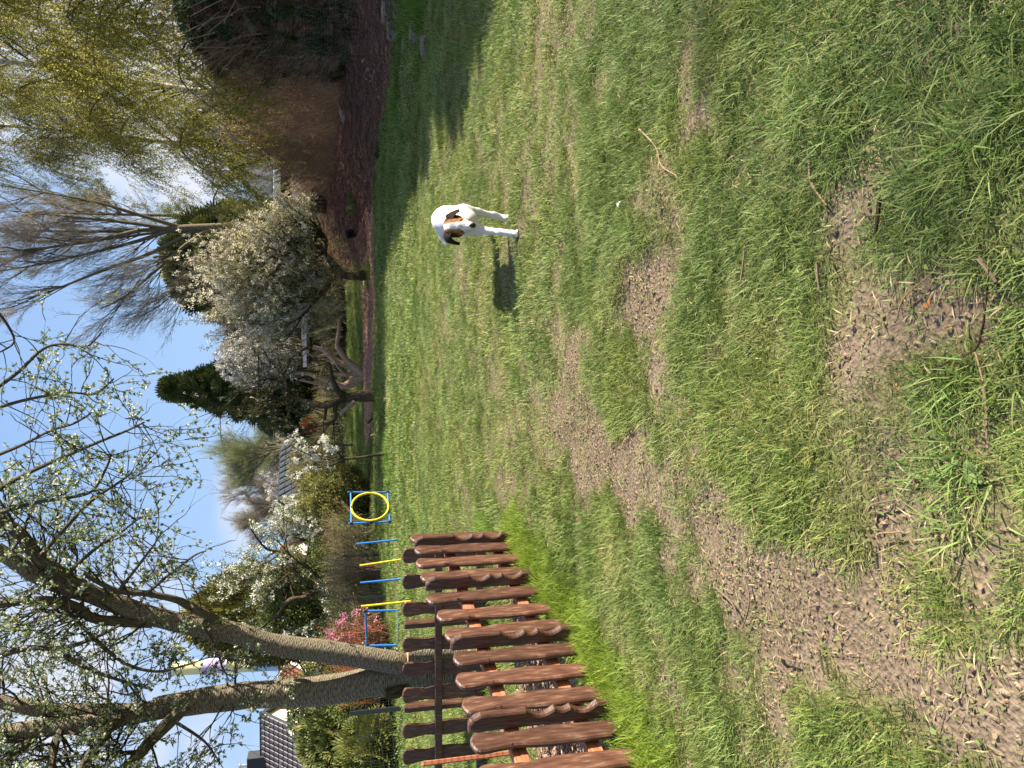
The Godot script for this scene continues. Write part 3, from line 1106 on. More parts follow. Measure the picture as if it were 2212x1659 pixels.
func agility() -> void:
	# hoop
	var bl := gp(853, 1126)
	var br := Vector3(-1.87, 0, -12.9)
	var tl := pt(752, 1131, -bl.z)
	var tr := pt(751, 1063, -br.z - 0.03)
	var hp := thing("agility_hoop", "blue pole frame holding a yellow hoop upright on the lawn", "dog agility hoop", (bl + br) * 0.5)
	var r := 0.0155
	pole(bl, tl, r, M.blue, "upright", hp)
	pole(br, tr, r, M.blue, "upright", hp)
	var lo := 0.10
	var hi := 0.93
	var l0 := bl.lerp(tl, lo)
	var l1 := bl.lerp(tl, hi)
	var r0 := br.lerp(tr, lo)
	var r1 := br.lerp(tr, hi)
	pole(l0, r0, r, M.blue, "crossbar", hp)
	pole(l1, r1, r, M.blue, "crossbar", hp)
	var c := (l0 + r0 + l1 + r1) * 0.25
	var ax := (r0 - l0).normalized()
	var ay := (l1 - l0).normalized()
	var w := l0.distance_to(r0) * 0.5 - 0.02
	var h := l0.distance_to(l1) * 0.5 - 0.005
	var pts := PackedVector3Array()
	for i in 49:
		var a := TAU * i / 48
		pts.append(c + ax * cos(a) * w + ay * sin(a) * h + ax.cross(ay) * 0.012)
	var g := Geo.new()
	g.tube(pts, taper(49, 0.019, 0.019), 8)
	part("ring", g.mesh(M.yellow), hp)
	for e in [l0, l1, r0, r1, bl.lerp(tl, 0.5), br.lerp(tr, 0.5)]:
		joint(e, ay, hp)
	joint((l1 + r1) * 0.5, ax, hp)
	for e in [bl, br]:
		pole(e + Vector3(0, 0.012, -0.2), e + Vector3(0, 0.012, 0.2), r, M.blue, "foot", hp)
	# hurdle on the left
	var d := 11.3
	var a0 := pt(874, 1393, d + 0.1)
	var a1 := pt(787, 1395, d + 0.1)
	var b0 := pt(872, 1318, d - 0.1)
	var b1 := pt(784, 1320, d - 0.1)
	a0.y = 0.0; b0.y = 0.0
	var hu := thing("agility_hurdle", "low blue hurdle frame standing left of the weave poles near the pink shrub", "dog agility hurdle", (a0 + b0) * 0.5)
	pole(a0, a1, r, M.blue, "upright", hu)
	pole(b0, b1, r, M.blue, "upright", hu)
	for t in [0.07, 0.93]:
		pole(a0.lerp(a1, t), b0.lerp(b1, t), r, M.blue, "crossbar", hu)
		joint(a0.lerp(a1, t), Vector3.UP, hu)
		joint(b0.lerp(b1, t), Vector3.UP, hu)
	for e in [a0, b0]:
		pole(e + Vector3(0, 0.012, -0.2), e + Vector3(0, 0.012, 0.2), r, M.blue, "foot", hu)
	# weave poles
	for e in [[770, 1175, 868, 1165, "blue", "blue slalom pole nearest the hoop, leaning to the left", 11.4], [777, 1222, 873, 1208, "yellow", "yellow slalom pole between the two blue ones, leaning to the left", 10.9], [778, 1259, 876, 1250, "blue", "blue slalom pole between the two yellow ones", 10.6], [780, 1310, 898, 1298, "yellow", "yellow slalom pole beside the hurdle", 9.4]]:
		var p0 := gp(e[2], e[3])
		var p1 := pt(e[0], e[1], -p0.z + 0.02)
		var s := thing("slalom_pole", e[5], "slalom pole", p0, "slalom poles in a row on the lawn")
		pole(p0 + Vector3(0, 0.02, 0), p1, 0.0135, M[e[4]], "rod", s)
		pole(p0 - Vector3(0, 0.05, 0), p0 + Vector3(0, 0.03, 0), 0.017, M.black_plastic, "spike", s)


# ---------------------------------------------------------------- the dog
func smin(a: float, b: float, k: float) -> float:
	var h := maxf(k - absf(a - b), 0.0) / k
	return minf(a, b) - h * h * k * 0.25


# surface nets round tapered capsules [a, b, ra, rb, blend]
func nets(g: Geo, prims: Array, cs: float, head: bool) -> void:
	var lo := Vector3.ONE * 99.0
	var hi := -lo
	for e in prims:
		for s in 2:
			lo = lo.min(e[s] - Vector3.ONE * (e[2 + s] + cs * 3.0))
			hi = hi.max(e[s] + Vector3.ONE * (e[2 + s] + cs * 3.0))
	var n := Vector3i(((hi - lo) / cs).ceil()) + Vector3i.ONE
	var f := PackedFloat32Array()
	f.resize(n.x * n.y * n.z)
	f.fill(0.2)
	for e in prims:
		var a: Vector3 = e[0]
		var b: Vector3 = e[1]
		var m: float = maxf(e[2], e[3]) + 0.03
		var i0 := Vector3i(((a.min(b) - Vector3.ONE * m - lo) / cs).floor()).clamp(Vector3i.ZERO, n - Vector3i.ONE)
		var i1 := Vector3i(((a.max(b) + Vector3.ONE * m - lo) / cs).ceil()).clamp(Vector3i.ZERO, n - Vector3i.ONE)
		var ab := b - a
		var il := 1.0 / maxf(ab.length_squared(), 1e-9)
		for z in range(i0.z, i1.z + 1):
			for y in range(i0.y, i1.y + 1):
				for x in range(i0.x, i1.x + 1):
					var p := lo + Vector3(x, y, z) * cs
					var t := clampf((p - a).dot(ab) * il, 0.0, 1.0)
					var d: float = (p - a - ab * t).length() - lerpf(e[2], e[3], t)
					var q := (z * n.y + y) * n.x + x
					f[q] = smin(f[q], d, e[4])
	var at := {}
	var sx := 1
	var sy := n.x
	var sz := n.x * n.y
	var corner := [0, sx, sy, sx + sy, sz, sx + sz, sy + sz, sx + sy + sz]
	var edges := [[0, 1], [2, 3], [4, 5], [6, 7], [0, 2], [1, 3], [4, 6], [5, 7], [0, 4], [1, 5], [2, 6], [3, 7]]
	var offs := []
	for k in 8:
		offs.append(Vector3(k & 1, (k >> 1) & 1, k >> 2))
	for z in range(1, n.z - 2):
		for y in range(1, n.y - 2):
			for x in range(1, n.x - 2):
				var q := z * sz + y * sy + x
				var ins := 0
				for k in 8:
					if f[q + corner[k]] < 0.0:
						ins += 1
				if ins == 0 or ins == 8:
					continue
				var s := Vector3.ZERO
				var c := 0
				for e in edges:
					var fa := f[q + corner[e[0]]]
					var fb := f[q + corner[e[1]]]
					if (fa < 0.0) != (fb < 0.0):
						s += (offs[e[0]] as Vector3).lerp(offs[e[1]], fa / (fa - fb))
						c += 1
				var nn := Vector3(f[q + 1] - f[q] + f[q + sy + sz + 1] - f[q + sy + sz], f[q + sy] - f[q] + f[q + sy + sz + 1] - f[q + sz + 1], f[q + sz] - f[q] + f[q + sy + sz + 1] - f[q + sy + 1]).normalized()
				if nn.length() < 0.5:
					nn = Vector3.UP
				var p := lo + (Vector3(x, y, z) + s / c) * cs
				at[q] = g.vert(p, nn, dog_coat(p, head), Vector2.ZERO)
	for q in at:
		for ax in 3:
			var st: int = [sx, sy, sz][ax]
			var u: int = [sy, sz, sx][ax]
			var w: int = [sz, sx, sy][ax]
			var a := f[q]
			var b := f[q + st]
			if (a < 0.0) == (b < 0.0) or not (at.has(q - u) and at.has(q - w) and at.has(q - u - w)):
				continue
			var i: int = at[q]
			var j: int = at[q - u]
			var k: int = at[q - u - w]
			var l: int = at[q - w]
			if a < 0.0:
				g.ix.append_array(PackedInt32Array([i, k, j, i, l, k]))
			else:
				g.ix.append_array(PackedInt32Array([i, j, k, i, k, l]))


var skull := Vector3(0.921, 0.370, -4.275)
var tip := Vector3(0.907, 0.298, -4.17)


func dog_coat(p: Vector3, head: bool) -> Color:
	var n := nzf.get_noise_3d(p.x * 300.0, p.y * 300.0, p.z * 300.0)
	var white := Color(0.58, 0.56, 0.525) * (1.0 + n * 0.05)
	if not head:
		for e in [[Vector3(1.12, 0.445, -4.78), 0.022], [Vector3(1.0, 0.43, -4.92), 0.02], [Vector3(1.10, 0.30, -4.40), 0.016]]:
			if p.distance_to(e[0]) + n * 0.008 < e[1]:
				return Color(0.12, 0.11, 0.10)
		return white
	var fw := (tip - skull).normalized()
	var rt := fw.cross(Vector3.UP).normalized()
	rt = (rt + Vector3(0, -0.10, 0)).normalized()
	var up := rt.cross(fw).normalized()
	var d := p - skull
	var x := d.dot(rt)
	var y := d.dot(up)
	var z := d.dot(fw)
	var side := absf(x) + n * 0.004
	# muzzle: white with freckles
	if z > 0.072:
		return white.lerp(Color(0.25, 0.2, 0.16), smoothstep(0.35, 0.5, nzf.get_noise_3d(p.x * 900.0, p.y * 900.0, p.z * 900.0)))
	if z < -0.02 and y < 0.0:
		return white
	var blaze := lerpf(0.012, 0.017, smoothstep(-0.02, 0.06, z))
	if side > blaze and y > -0.035 - n * 0.01:
		var tan := Color(0.27, 0.125, 0.045)
		var dark := Color(0.035, 0.022, 0.015)
		var c := tan.lerp(dark, smoothstep(0.012, 0.030, side - 0.012 + z * -0.25))
		if z > 0.03 and side > 0.02 and y < 0.012:
			c = tan.lerp(dark, smoothstep(0.048, 0.06, side))
		return white.lerp(c, smoothstep(blaze, blaze + 0.006, side))
	return white


func dog() -> void:
	var at := Vector3(0.98, 0, -4.5)
	var root := thing("dog", "small white terrier with brown and black face standing on the lawn, head lowered", "dog", at)
	var body := [
		[Vector3(1.082, 0.348, -4.86), Vector3(1.04, 0.34, -4.62), 0.082, 0.074, 0.04],
		[Vector3(1.05, 0.32, -4.70), Vector3(0.995, 0.305, -4.47), 0.074, 0.080, 0.04],
		[Vector3(1.02, 0.285, -4.47), Vector3(0.985, 0.275, -4.41), 0.064, 0.062, 0.04],
		[Vector3(0.99, 0.335, -4.46), Vector3(0.932, 0.355, -4.33), 0.068, 0.054, 0.05],
		[Vector3(0.975, 0.265, -4.39), Vector3(0.935, 0.315, -4.32), 0.042, 0.042, 0.05],
		# front leg on the left of the picture, set forward
		[Vector3(0.946, 0.285, -4.42), Vector3(0.930, 0.20, -4.385), 0.044, 0.028, 0.035],
		[Vector3(0.930, 0.20, -4.385), Vector3(0.908, 0.095, -4.31), 0.026, 0.0185, 0.02],
		[Vector3(0.906, 0.095, -4.305), Vector3(0.894, 0.034, -4.262), 0.0205, 0.019, 0.02],
		[Vector3(0.893, 0.022, -4.262), Vector3(0.887, 0.014, -4.222), 0.020, 0.015, 0.015],
		# front leg on the right
		[Vector3(1.045, 0.285, -4.44), Vector3(1.052, 0.20, -4.465), 0.044, 0.028, 0.035],
		[Vector3(1.052, 0.20, -4.465), Vector3(1.044, 0.095, -4.475), 0.026, 0.0185, 0.02],
		[Vector3(1.046, 0.095, -4.475), Vector3(1.032, 0.034, -4.478), 0.0205, 0.019, 0.02],
		[Vector3(1.031, 0.022, -4.475), Vector3(1.026, 0.014, -4.437), 0.020, 0.015, 0.015],
		# hind legs: thigh, shank, hock, paw
		[Vector3(1.05, 0.32, -4.87), Vector3(1.04, 0.21, -4.79), 0.062, 0.040, 0.04],
		[Vector3(1.04, 0.21, -4.79), Vector3(1.03, 0.115, -4.90), 0.036, 0.020, 0.025],
		[Vector3(1.03, 0.115, -4.90), Vector3(1.024, 0.03, -4.875), 0.019, 0.018, 0.02],
		[Vector3(1.024, 0.022, -4.872), Vector3(1.019, 0.015, -4.835), 0.019, 0.015, 0.015],
		[Vector3(1.12, 0.32, -4.87), Vector3(1.135, 0.21, -4.80), 0.060, 0.040, 0.04],
		[Vector3(1.135, 0.21, -4.80), Vector3(1.14, 0.115, -4.92), 0.036, 0.020, 0.025],
		[Vector3(1.14, 0.115, -4.92), Vector3(1.142, 0.03, -4.895), 0.019, 0.018, 0.02],
		[Vector3(1.142, 0.022, -4.892), Vector3(1.14, 0.015, -4.855), 0.019, 0.015, 0.015],
		# tail swung out to the left
		[Vector3(1.04, 0.37, -4.93), Vector3(0.985, 0.335, -4.96), 0.026, 0.022, 0.03],
		[Vector3(0.985, 0.335, -4.96), Vector3(0.94, 0.315, -4.93), 0.022, 0.014, 0.02],
	]
	for e in [Vector3(0.887, 0.014, -4.222), Vector3(1.026, 0.014, -4.437)]:
		for k in 4:
			var o := Vector3((k - 1.5) * 0.0105, -0.003, 0.012 - absf(k - 1.5) * 0.004)
			body.append([e + o - Vector3(0, 0, 0.012), e + o, 0.0085, 0.0085, 0.004])
	var g := Geo.new()
	nets(g, body, 0.0095, false)
	var fw := (tip - skull).normalized()
	var rt := fw.cross(Vector3.UP).normalized()
	rt = (rt + Vector3(0, -0.10, 0)).normalized()
	var up := rt.cross(fw).normalized()
	var P := func(x: float, y: float, z: float) -> Vector3: return skull + rt * x + up * y + fw * z
	var hd := [
		[P.call(-0.012, 0.004, -0.012), P.call(0.012, 0.004, -0.012), 0.050, 0.050, 0.03],
		[P.call(0, 0.012, 0.01), P.call(0, 0.006, 0.045), 0.044, 0.036, 0.03],
		[P.call(-0.026, -0.016, 0.012), P.call(-0.015, -0.014, 0.06), 0.032, 0.02, 0.025],
		[P.call(0.026, -0.016, 0.012), P.call(0.015, -0.014, 0.06), 0.032, 0.02, 0.025],
		[P.call(0, -0.006, 0.045), P.call(0, -0.008, 0.118), 0.029, 0.0195, 0.025],
		[P.call(-0.009, -0.018, 0.075), P.call(-0.007, -0.017, 0.112), 0.017, 0.0145, 0.012],
		[P.call(0.009, -0.018, 0.075), P.call(0.007, -0.017, 0.112), 0.017, 0.0145, 0.012],
		[P.call(0, -0.032, 0.04), P.call(0, -0.033, 0.104), 0.018, 0.0105, 0.008],
		[P.call(-0.026, 0.026, 0.034), P.call(-0.018, 0.022, 0.046), 0.011, 0.010, 0.015],
		[P.call(0.026, 0.026, 0.034), P.call(0.018, 0.022, 0.046), 0.011, 0.010, 0.015],
		[P.call(0, -0.01, -0.03), Vector3(0.942, 0.348, -4.345), 0.044, 0.052, 0.04],
	]
	nets(g, hd, 0.004, true)
	part("body", g.mesh(M.fur), root)
	# eyes, nose, ears
	for s in [-1.0, 1.0]:
		var e := MeshInstance3D.new()
		var sp := SphereMesh.new()
		sp.radius = 0.0125
		sp.height = 0.025
		sp.radial_segments = 20
		sp.rings = 10
		sp.material = M.eye
		e.mesh = sp
		e.name = "eye"
		root.add_child(e, true)
		e.position = P.call(s * 0.0265, 0.010, 0.064) - at
	var no := Geo.new()
	var q := PackedVector3Array()
	for i in 7:
		q.append(P.call(0, -0.001 - 0.002 * i, 0.128 + 0.013 * sin(PI * i / 6.0)) + up * (0.012 - i * 0.004))
	no.tube(q, PackedFloat32Array([0.004, 0.011, 0.0145, 0.015, 0.0135, 0.010, 0.004]), 12, Color.WHITE, true)
	part("nose", no.mesh(M.nose), root)
	var mo := Geo.new()
	var mp := PackedVector3Array()
	for i in 9:
		var a := lerpf(-1.0, 1.0, i / 8.0)
		mp.append(P.call(a * 0.021, -0.030 - 0.003 * cos(a * PI), 0.118 - 0.045 * a * a))
	mo.tube(mp, taper(9, 0.0026, 0.0026), 5)
	part("mouth", mo.mesh(M.nose), root)
	for s in [-1.0, 1.0]:
		var ear := Geo.new()
		# root line on the skull, out to the fold, then the flap hanging forward and down
		var mid := []
		var wid := []
		if s < 0.0:
			mid = [P.call(-0.030, 0.036, -0.012), P.call(-0.052, 0.046, -0.006), P.call(-0.071, 0.038, 0.006), P.call(-0.086, 0.014, 0.018), P.call(-0.094, -0.018, 0.024)]
		else:
			mid = [P.call(0.030, 0.036, -0.012), P.call(0.054, 0.050, -0.008), P.call(0.074, 0.046, 0.002), P.call(0.088, 0.026, 0.014), P.call(0.097, -0.002, 0.026)]
		wid = [0.030, 0.032, 0.028, 0.019, 0.003]
		var c := smooth(mid, 4)
		var k := c.size()
		for face in [-1.0, 1.0]:
			var first := ear.v.size()
			for i in k:
				var t := float(i) / (k - 1)
				var fi := t * 4.0
				var j := mini(int(fi), 3)
				var wd := lerpf(wid[j], wid[j + 1], fi - j)
				var tg := (c[mini(i + 1, k - 1)] - c[maxi(i - 1, 0)]).normalized()
				var ac := (fw * 0.9 - up * 0.45 * t + up * 0.1).normalized()
				ac = (ac - tg * ac.dot(tg)).normalized()
				var nn := tg.cross(ac).normalized()
				for u in 5:
					var v := lerpf(-1.0, 1.0, u / 4.0)
					var th := 0.0042 * (1.0 - v * v * 0.8)
					var col := Color(0.018, 0.012, 0.009).lerp(Color(0.12, 0.055, 0.025), smoothstep(0.5, 0.0, t) * (0.7 if s < 0.0 else 0.0))
					ear.vert(c[i] + ac * wd * v + nn * (face * th + 0.012 * v * v), nn * face, col)
			for i in k - 1:
				for u in 4:
					var z := first + i * 5 + u
					ear.ix.append_array(PackedInt32Array([z, z + 1, z + 5, z + 1, z + 6, z + 5] if face > 0.0 else [z, z + 5, z + 1, z + 1, z + 5, z + 6]))
		part("ear", ear.mesh(M.ear_fur), root)


# ---------------------------------------------------------------- buildings
func beam(a: Vector3, b: Vector3, w: float, h: float, m: Material, called: String, parent: Node3D) -> void:
	var g := Geo.new()
	var x := (b - a).normalized()
	var z := x.cross(Vector3.UP).normalized()
	g.box(Transform3D(Basis(x, z.cross(x), z), (a + b) * 0.5), Vector3(a.distance_to(b), h, w), Color.WHITE, 0.01)
	part(called, g.mesh(m), parent)


# apex: near end of the ridge; rd: ridge direction away from it; side: horizontal across the ridge; drop down to the eaves over run; walls down to y = 0
func house(called: String, label: String, apex: Vector3, rd: Vector3, ln: float, run: float, drop: float, wall: Material, roof: Material, trim: Material, tile: Vector2, single := false) -> Node3D:
	var side := rd.cross(Vector3.UP).normalized()
	var far := apex + rd * ln
	var o := thing(called, label, "house", Vector3(apex.x, 0, apex.z))
	var g := Geo.new()
	var eave := Vector3.UP * drop
	var inn := 0.92
	var t := apex - Vector3.UP * 0.12 + rd * 0.25
	var u := far - Vector3.UP * 0.12 - rd * 0.25
	for e in [[t, -rd], [u, rd]]:
		var l: Vector3 = e[0] + side * run * inn - eave * inn
		var r: Vector3 = e[0] - side * run * inn - eave * inn
		g.tri(e[0], l, r, e[1])
		g.quad(l, r, Vector3(r.x, -0.5, r.z), Vector3(l.x, -0.5, l.z), e[1])
	for s in [1.0, -1.0]:
		var a: Vector3 = t + side * run * inn * s - eave * inn
		var b: Vector3 = u + side * run * inn * s - eave * inn
		g.quad(a, b, Vector3(b.x, -0.5, b.z), Vector3(a.x, -0.5, a.z), side * s)
	part("wall", g.mesh(wall), o)
	var base := Geo.new()
	for s in [1.0, -1.0]:
		var dn: Vector3 = (side * run * s - eave)
		var nn: Vector3 = (side * s * drop + Vector3.UP * run).normalized()
		base.quad(apex, far, far + dn, apex + dn, nn)
		base.quad(apex - nn * 0.1, far - nn * 0.1, far + dn - nn * 0.1, apex + dn - nn * 0.1, -nn)
	var rf := part("roof", base.mesh(roof), o)
	for s in [1.0, -1.0]:
		beam(apex + rd * 0.02 - Vector3.UP * 0.08, apex + rd * 0.02 + side * run * s - eave - Vector3.UP * 0.08, 0.06, 0.2, trim, "verge_board", o)
	# pantiles on the two slopes
	var tg := Geo.new()
	for k in 4:
		var a0 := PI * k / 4.0
		var a1 := PI * (k + 1) / 4.0
		var p0 := Vector2(-cos(a0) * tile.x * 0.5, sin(a0) * tile.x * 0.24)
		var p1 := Vector2(-cos(a1) * tile.x * 0.5, sin(a1) * tile.x * 0.24)
		tg.quad(Vector3(p0.x, p0.y + 0.005, 0), Vector3(p1.x, p1.y + 0.005, 0), Vector3(p1.x, p1.y + 0.03, tile.y), Vector3(p0.x, p0.y + 0.03, tile.y), Vector3((p0.x + p1.x) * 0.5, 0.1, 0))
		tg.quad(Vector3(p0.x, p0.y + 0.03, tile.y), Vector3(p1.x, p1.y + 0.03, tile.y), Vector3(p1.x, p1.y, tile.y), Vector3(p0.x, p0.y, tile.y), Vector3(0, 0, 1))
	var sl := sqrt(run * run + drop * drop)
	var tm := tg.mesh(roof)
	var kk := 0
	var rest := Inst.new()
	for s in [1.0, -1.0]:
		var dn: Vector3 = (side * run * s - eave).normalized()
		var nn: Vector3 = (side * s * drop + Vector3.UP * run).normalized()
		var ax: Vector3 = nn.cross(dn).normalized()
		var toward: bool = nn.dot(Vector3(0, HC, 0) - apex) > 0.0
		if not toward:
			continue
		for j in int(ln / tile.x):
			for i in int(sl / tile.y):
				var p: Vector3 = apex + rd * (tile.x * (j + 0.5)) + dn * (tile.y * i) + nn * 0.012
				var b := Basis(ax, nn, dn)
				if single and kk < 290:
					var q := MeshInstance3D.new()
					q.mesh = tm
					q.name = "roof_tile"
					rf.add_child(q, true)
					q.transform = Transform3D(b, p)
					kk += 1
				else:
					rest.put(p, b, Color.WHITE)
	if rest.k:
		var q := many("roof_tiles", tm, rest, rf)
		q.position = Vector3.ZERO
	beam(apex + Vector3.UP * 0.03, far + Vector3.UP * 0.03, 0.2, 0.1, roof, "ridge_cap", o)
	return o


func houses() -> void:
	var ap := pt(564, 1538, 42.0)
	var h := house("tiled_house", "cream gabled house with glossy black tiled roof at the left edge", ap, Vector3(-0.995, 0, -0.1).normalized(), 13.0, 4.6, 4.4, M.cream, M.tile_dark, M.slate, Vector2(0.30, 0.36), true)
	var g := Geo.new()
	var c := pt(560, 1650, 42.4)
	g.box(Transform3D(Basis(), c + Vector3(0, -0.35, 0)), Vector3(1.1, 1.9, 0.9), Color.WHITE, 0.02)
	part("chimney", g.mesh(M.slate), h)
	g = Geo.new()
	g.tube(PackedVector3Array([c + Vector3(0, 0.5, 0), c + Vector3(0, 0.95, 0)]), PackedFloat32Array([0.11, 0.11]), 12, Color.WHITE, true)
	g.tube(PackedVector3Array([c + Vector3(0, 0.95, 0), c + Vector3(0, 1.05, 0)]), PackedFloat32Array([0.16, 0.16]), 12, Color.WHITE, true)
	part("flue_pipe", g.mesh(M.steel), h)
	var nn := Vector3(0, 4.6, 4.4).normalized()
	var dn := Vector3(0, -4.4, 4.6).normalized()
	var w := Vector3(-20.9, ap.y, ap.z) + dn * 1.0 + nn * 0.12
	g = Geo.new()
	g.box(Transform3D(Basis(Vector3.RIGHT, nn, dn), w), Vector3(0.7, 0.06, 0.8), Color.WHITE, 0.01)
	var sk := part("roof_window", g.mesh(M.slate), h)
	g = Geo.new()
	g.box(Transform3D(Basis(Vector3.RIGHT, nn, dn), w + nn * 0.034), Vector3(0.54, 0.01, 0.64))
	part("pane", g.mesh(M.glass), sk)
	beam(Vector3(-22.5, ap.y, ap.z) + dn * 1.75 + nn * 0.2, Vector3(-19.8, ap.y, ap.z) + dn * 1.75 + nn * 0.2, 0.05, 0.05, M.steel, "snow_guard", h)
	var gw := Vector3(ap.x + 0.20, ap.y - 1.5, ap.z)
	g = Geo.new()
	g.box(Transform3D(Basis(), gw + Vector3(0.06, 0.15, 0.35)), Vector3(0.06, 0.75, 0.34), Color.WHITE, 0.01)
	part("vent_slot", g.mesh(M.brown_trim), h)

	var rd := Vector3(0.8, 0, -0.6)
	var a2 := pt(600, 1152, 38.0)
	var h2 := house("gabled_house", "white gabled house with dark grey sheet roof behind the blossom, middle left", a2, rd, 5.0, 3.4, 3.2, M.plaster, M.tile_grey, M.brown_trim, Vector2(0.33, 0.5))
	g = Geo.new()
	g.box(Transform3D(Basis(rd.cross(Vector3.UP), Vector3.UP, -rd), a2 + rd * 0.24 - Vector3.UP * 1.9), Vector3(0.9, 1.1, 0.1), Color.WHITE, 0.01)
	var wn := part("window", g.mesh(M.plaster), h2)
	g = Geo.new()
	g.box(Transform3D(Basis(rd.cross(Vector3.UP), Vector3.UP, -rd), a2 + rd * 0.20 - Vector3.UP * 1.9), Vector3(0.7, 0.9, 0.06))
	part("pane", g.mesh(M.glass), wn)
	house("red_roofed_house", "house with red tiled roof left of the white gabled house", pt(608, 1180, 46.0), Vector3(-0.97, 0, -0.24), 5.0, 3.5, 3.2, M.plaster, M.tile_red, M.brown_trim, Vector2(0.3, 0.36))
	house("red_roofed_house", "small house with red tiled roof seen between the two limbs of the forked tree", pt(604, 1425, 50.0), Vector3(-0.97, 0, -0.24), 4.0, 3.5, 3.2, M.plaster, M.tile_red, M.brown_trim, Vector2(0.3, 0.36))

	# right: pale grey house and garage behind the hedge
	var a4 := pt(487, 352, 34.0)
	var h4 := house("grey_house", "pale grey rendered house with a gable end behind the brown hedge", a4, Vector3(0.25, 0, -0.97), 8.0, 2.6, 2.3, M.grey_wall, M.tile_grey, M.slate, Vector2(0.33, 0.5))
	g = Geo.new()
	var dp := Vector3(a4.x - 2.35, 0, a4.z + 0.25)
	g.tube(PackedVector3Array([dp, dp + Vector3.UP * (a4.y - 2.3)]), PackedFloat32Array([0.05, 0.05]), 8, Color.WHITE, true)
	part("downpipe", g.mesh(M.slate), h4)
	var gr := pt(597, 446, 32.0)
	var ga := thing("garage", "low garage with pale flat eaves between the grey house and the blossom tree", "garage", Vector3(gr.x, 0, gr.z))
	g = Geo.new()
	g.box(Transform3D(Basis(), Vector3(gr.x + 0.9, gr.y * 0.5 - 0.2, gr.z - 1.5)), Vector3(2.6, gr.y + 0.2, 3.0), Color.WHITE, 0.02)
	part("wall", g.mesh(M.plaster), ga)
	g = Geo.new()
	g.box(Transform3D(Basis.from_euler(Vector3(0.06, 0, 0)), Vector3(gr.x + 0.9, gr.y + 0.06, gr.z - 1.4)), Vector3(3.0, 0.28, 3.5), Color.WHITE, 0.02)
	part("roof", g.mesh(M.plaster), ga)
	g = Geo.new()
	g.box(Transform3D(Basis(), Vector3(gr.x + 0.9, gr.y - 0.35, gr.z + 0.01)), Vector3(2.3, 0.5, 0.06))
	part("door", g.mesh(M.dark_wood), ga)
	# dark shed in the middle, with window frames
	var sp := pt(752, 690, 27.0)
	var sh := thing("garden_shed", "dark brown garden shed with framed windows under the blossom tree's crown", "shed", Vector3(sp.x, 0, sp.z))
	g = Geo.new()
	g.box(Transform3D(Basis(), Vector3(sp.x, 0.8, sp.z - 1.0)), Vector3(3.0, 1.9, 2.0), Color.WHITE, 0.01)
	part("wall", g.mesh(M.dark_wood), sh)
	g = Geo.new()
	g.box(Transform3D(Basis.from_euler(Vector3(0.1, 0, 0)), Vector3(sp.x, 1.85, sp.z - 1.0)), Vector3(3.4, 0.1, 2.5), Color.WHITE, 0.01)
	part("roof", g.mesh(M.slate), sh)
	for k in 3:
		g = Geo.new()
		g.box(Transform3D(Basis(), Vector3(sp.x - 0.9 + 0.75 * k, 0.85, sp.z + 0.02)), Vector3(0.5, 0.5, 0.05), Color.WHITE, 0.008)
		var f := part("window", g.mesh(M.brown_trim), sh)
		g = Geo.new()
		g.box(Transform3D(Basis(), Vector3(sp.x - 0.9 + 0.75 * k, 0.85, sp.z + 0.05)), Vector3(0.38, 0.38, 0.01))
		part("pane", g.mesh(M.glass), f)
	# wooden screen beside the hedge
	var a := pt(666, 410, 26.0)
	var fp := thing("wooden_screen", "weathered brown board screen at the end of the brown hedge", "fence panel", Vector3(a.x, 0, a.z))
	for k in 12:
		g = Geo.new()
		g.box(Transform3D(Basis.from_euler(Vector3(0, 0, rng.randf_range(-0.01, 0.01))), Vector3(a.x - 0.72 + k * 0.13, 0.85, a.z + rng.randf_range(-0.006, 0.006))), Vector3(0.115, a.y * rng.randf_range(0.98, 1.02) - 0.2, 0.02), Color.WHITE, 0.003)
		part("board", g.mesh(M.dark_wood), fp)
	for y in [0.5, 1.4]:
		beam(Vector3(a.x - 0.8, y, a.z - 0.04), Vector3(a.x + 0.8, y, a.z - 0.04), 0.04, 0.07, M.dark_wood, "rail", fp)

	# tall chimney far away
	var d := 620.0
	var top := pt(371, 1446, d)
	var x := top.x
	var st := thing("factory_chimney", "very tall distant chimney stack banded in yellow, lilac and blue", "chimney", Vector3(x, 0, -d))
	var ys := []
	for v in [371.0, 377.0, 438.0, 488.0, 491.0, 545.0, 548.0, 600.0]:
		ys.append(pt(v, 1440, d).y)
	ys.append(-5.0)
	var mats := [M.band_pale, M.band_yellow, M.band_lilac, M.band_pale, M.band_yellow, M.band_pale, M.band_blue, M.band_blue]
	for k in 8:
		var q := Geo.new()
		var r0 := lerpf(4.6, 9.5, clampf((ys[0] - ys[k]) / ys[0], 0, 1))
		var r1 := lerpf(4.6, 9.5, clampf((ys[0] - ys[k + 1]) / ys[0], 0, 1))
		var ex := 0.5 if k in [0, 3, 5] else 0.0
		q.tube(PackedVector3Array([Vector3(x, ys[k], -d), Vector3(x, ys[k + 1], -d)]), PackedFloat32Array([r0 + ex, r1 + ex]), 32, Color.WHITE, k == 0)
		part("band", q.mesh(mats[k]), st)


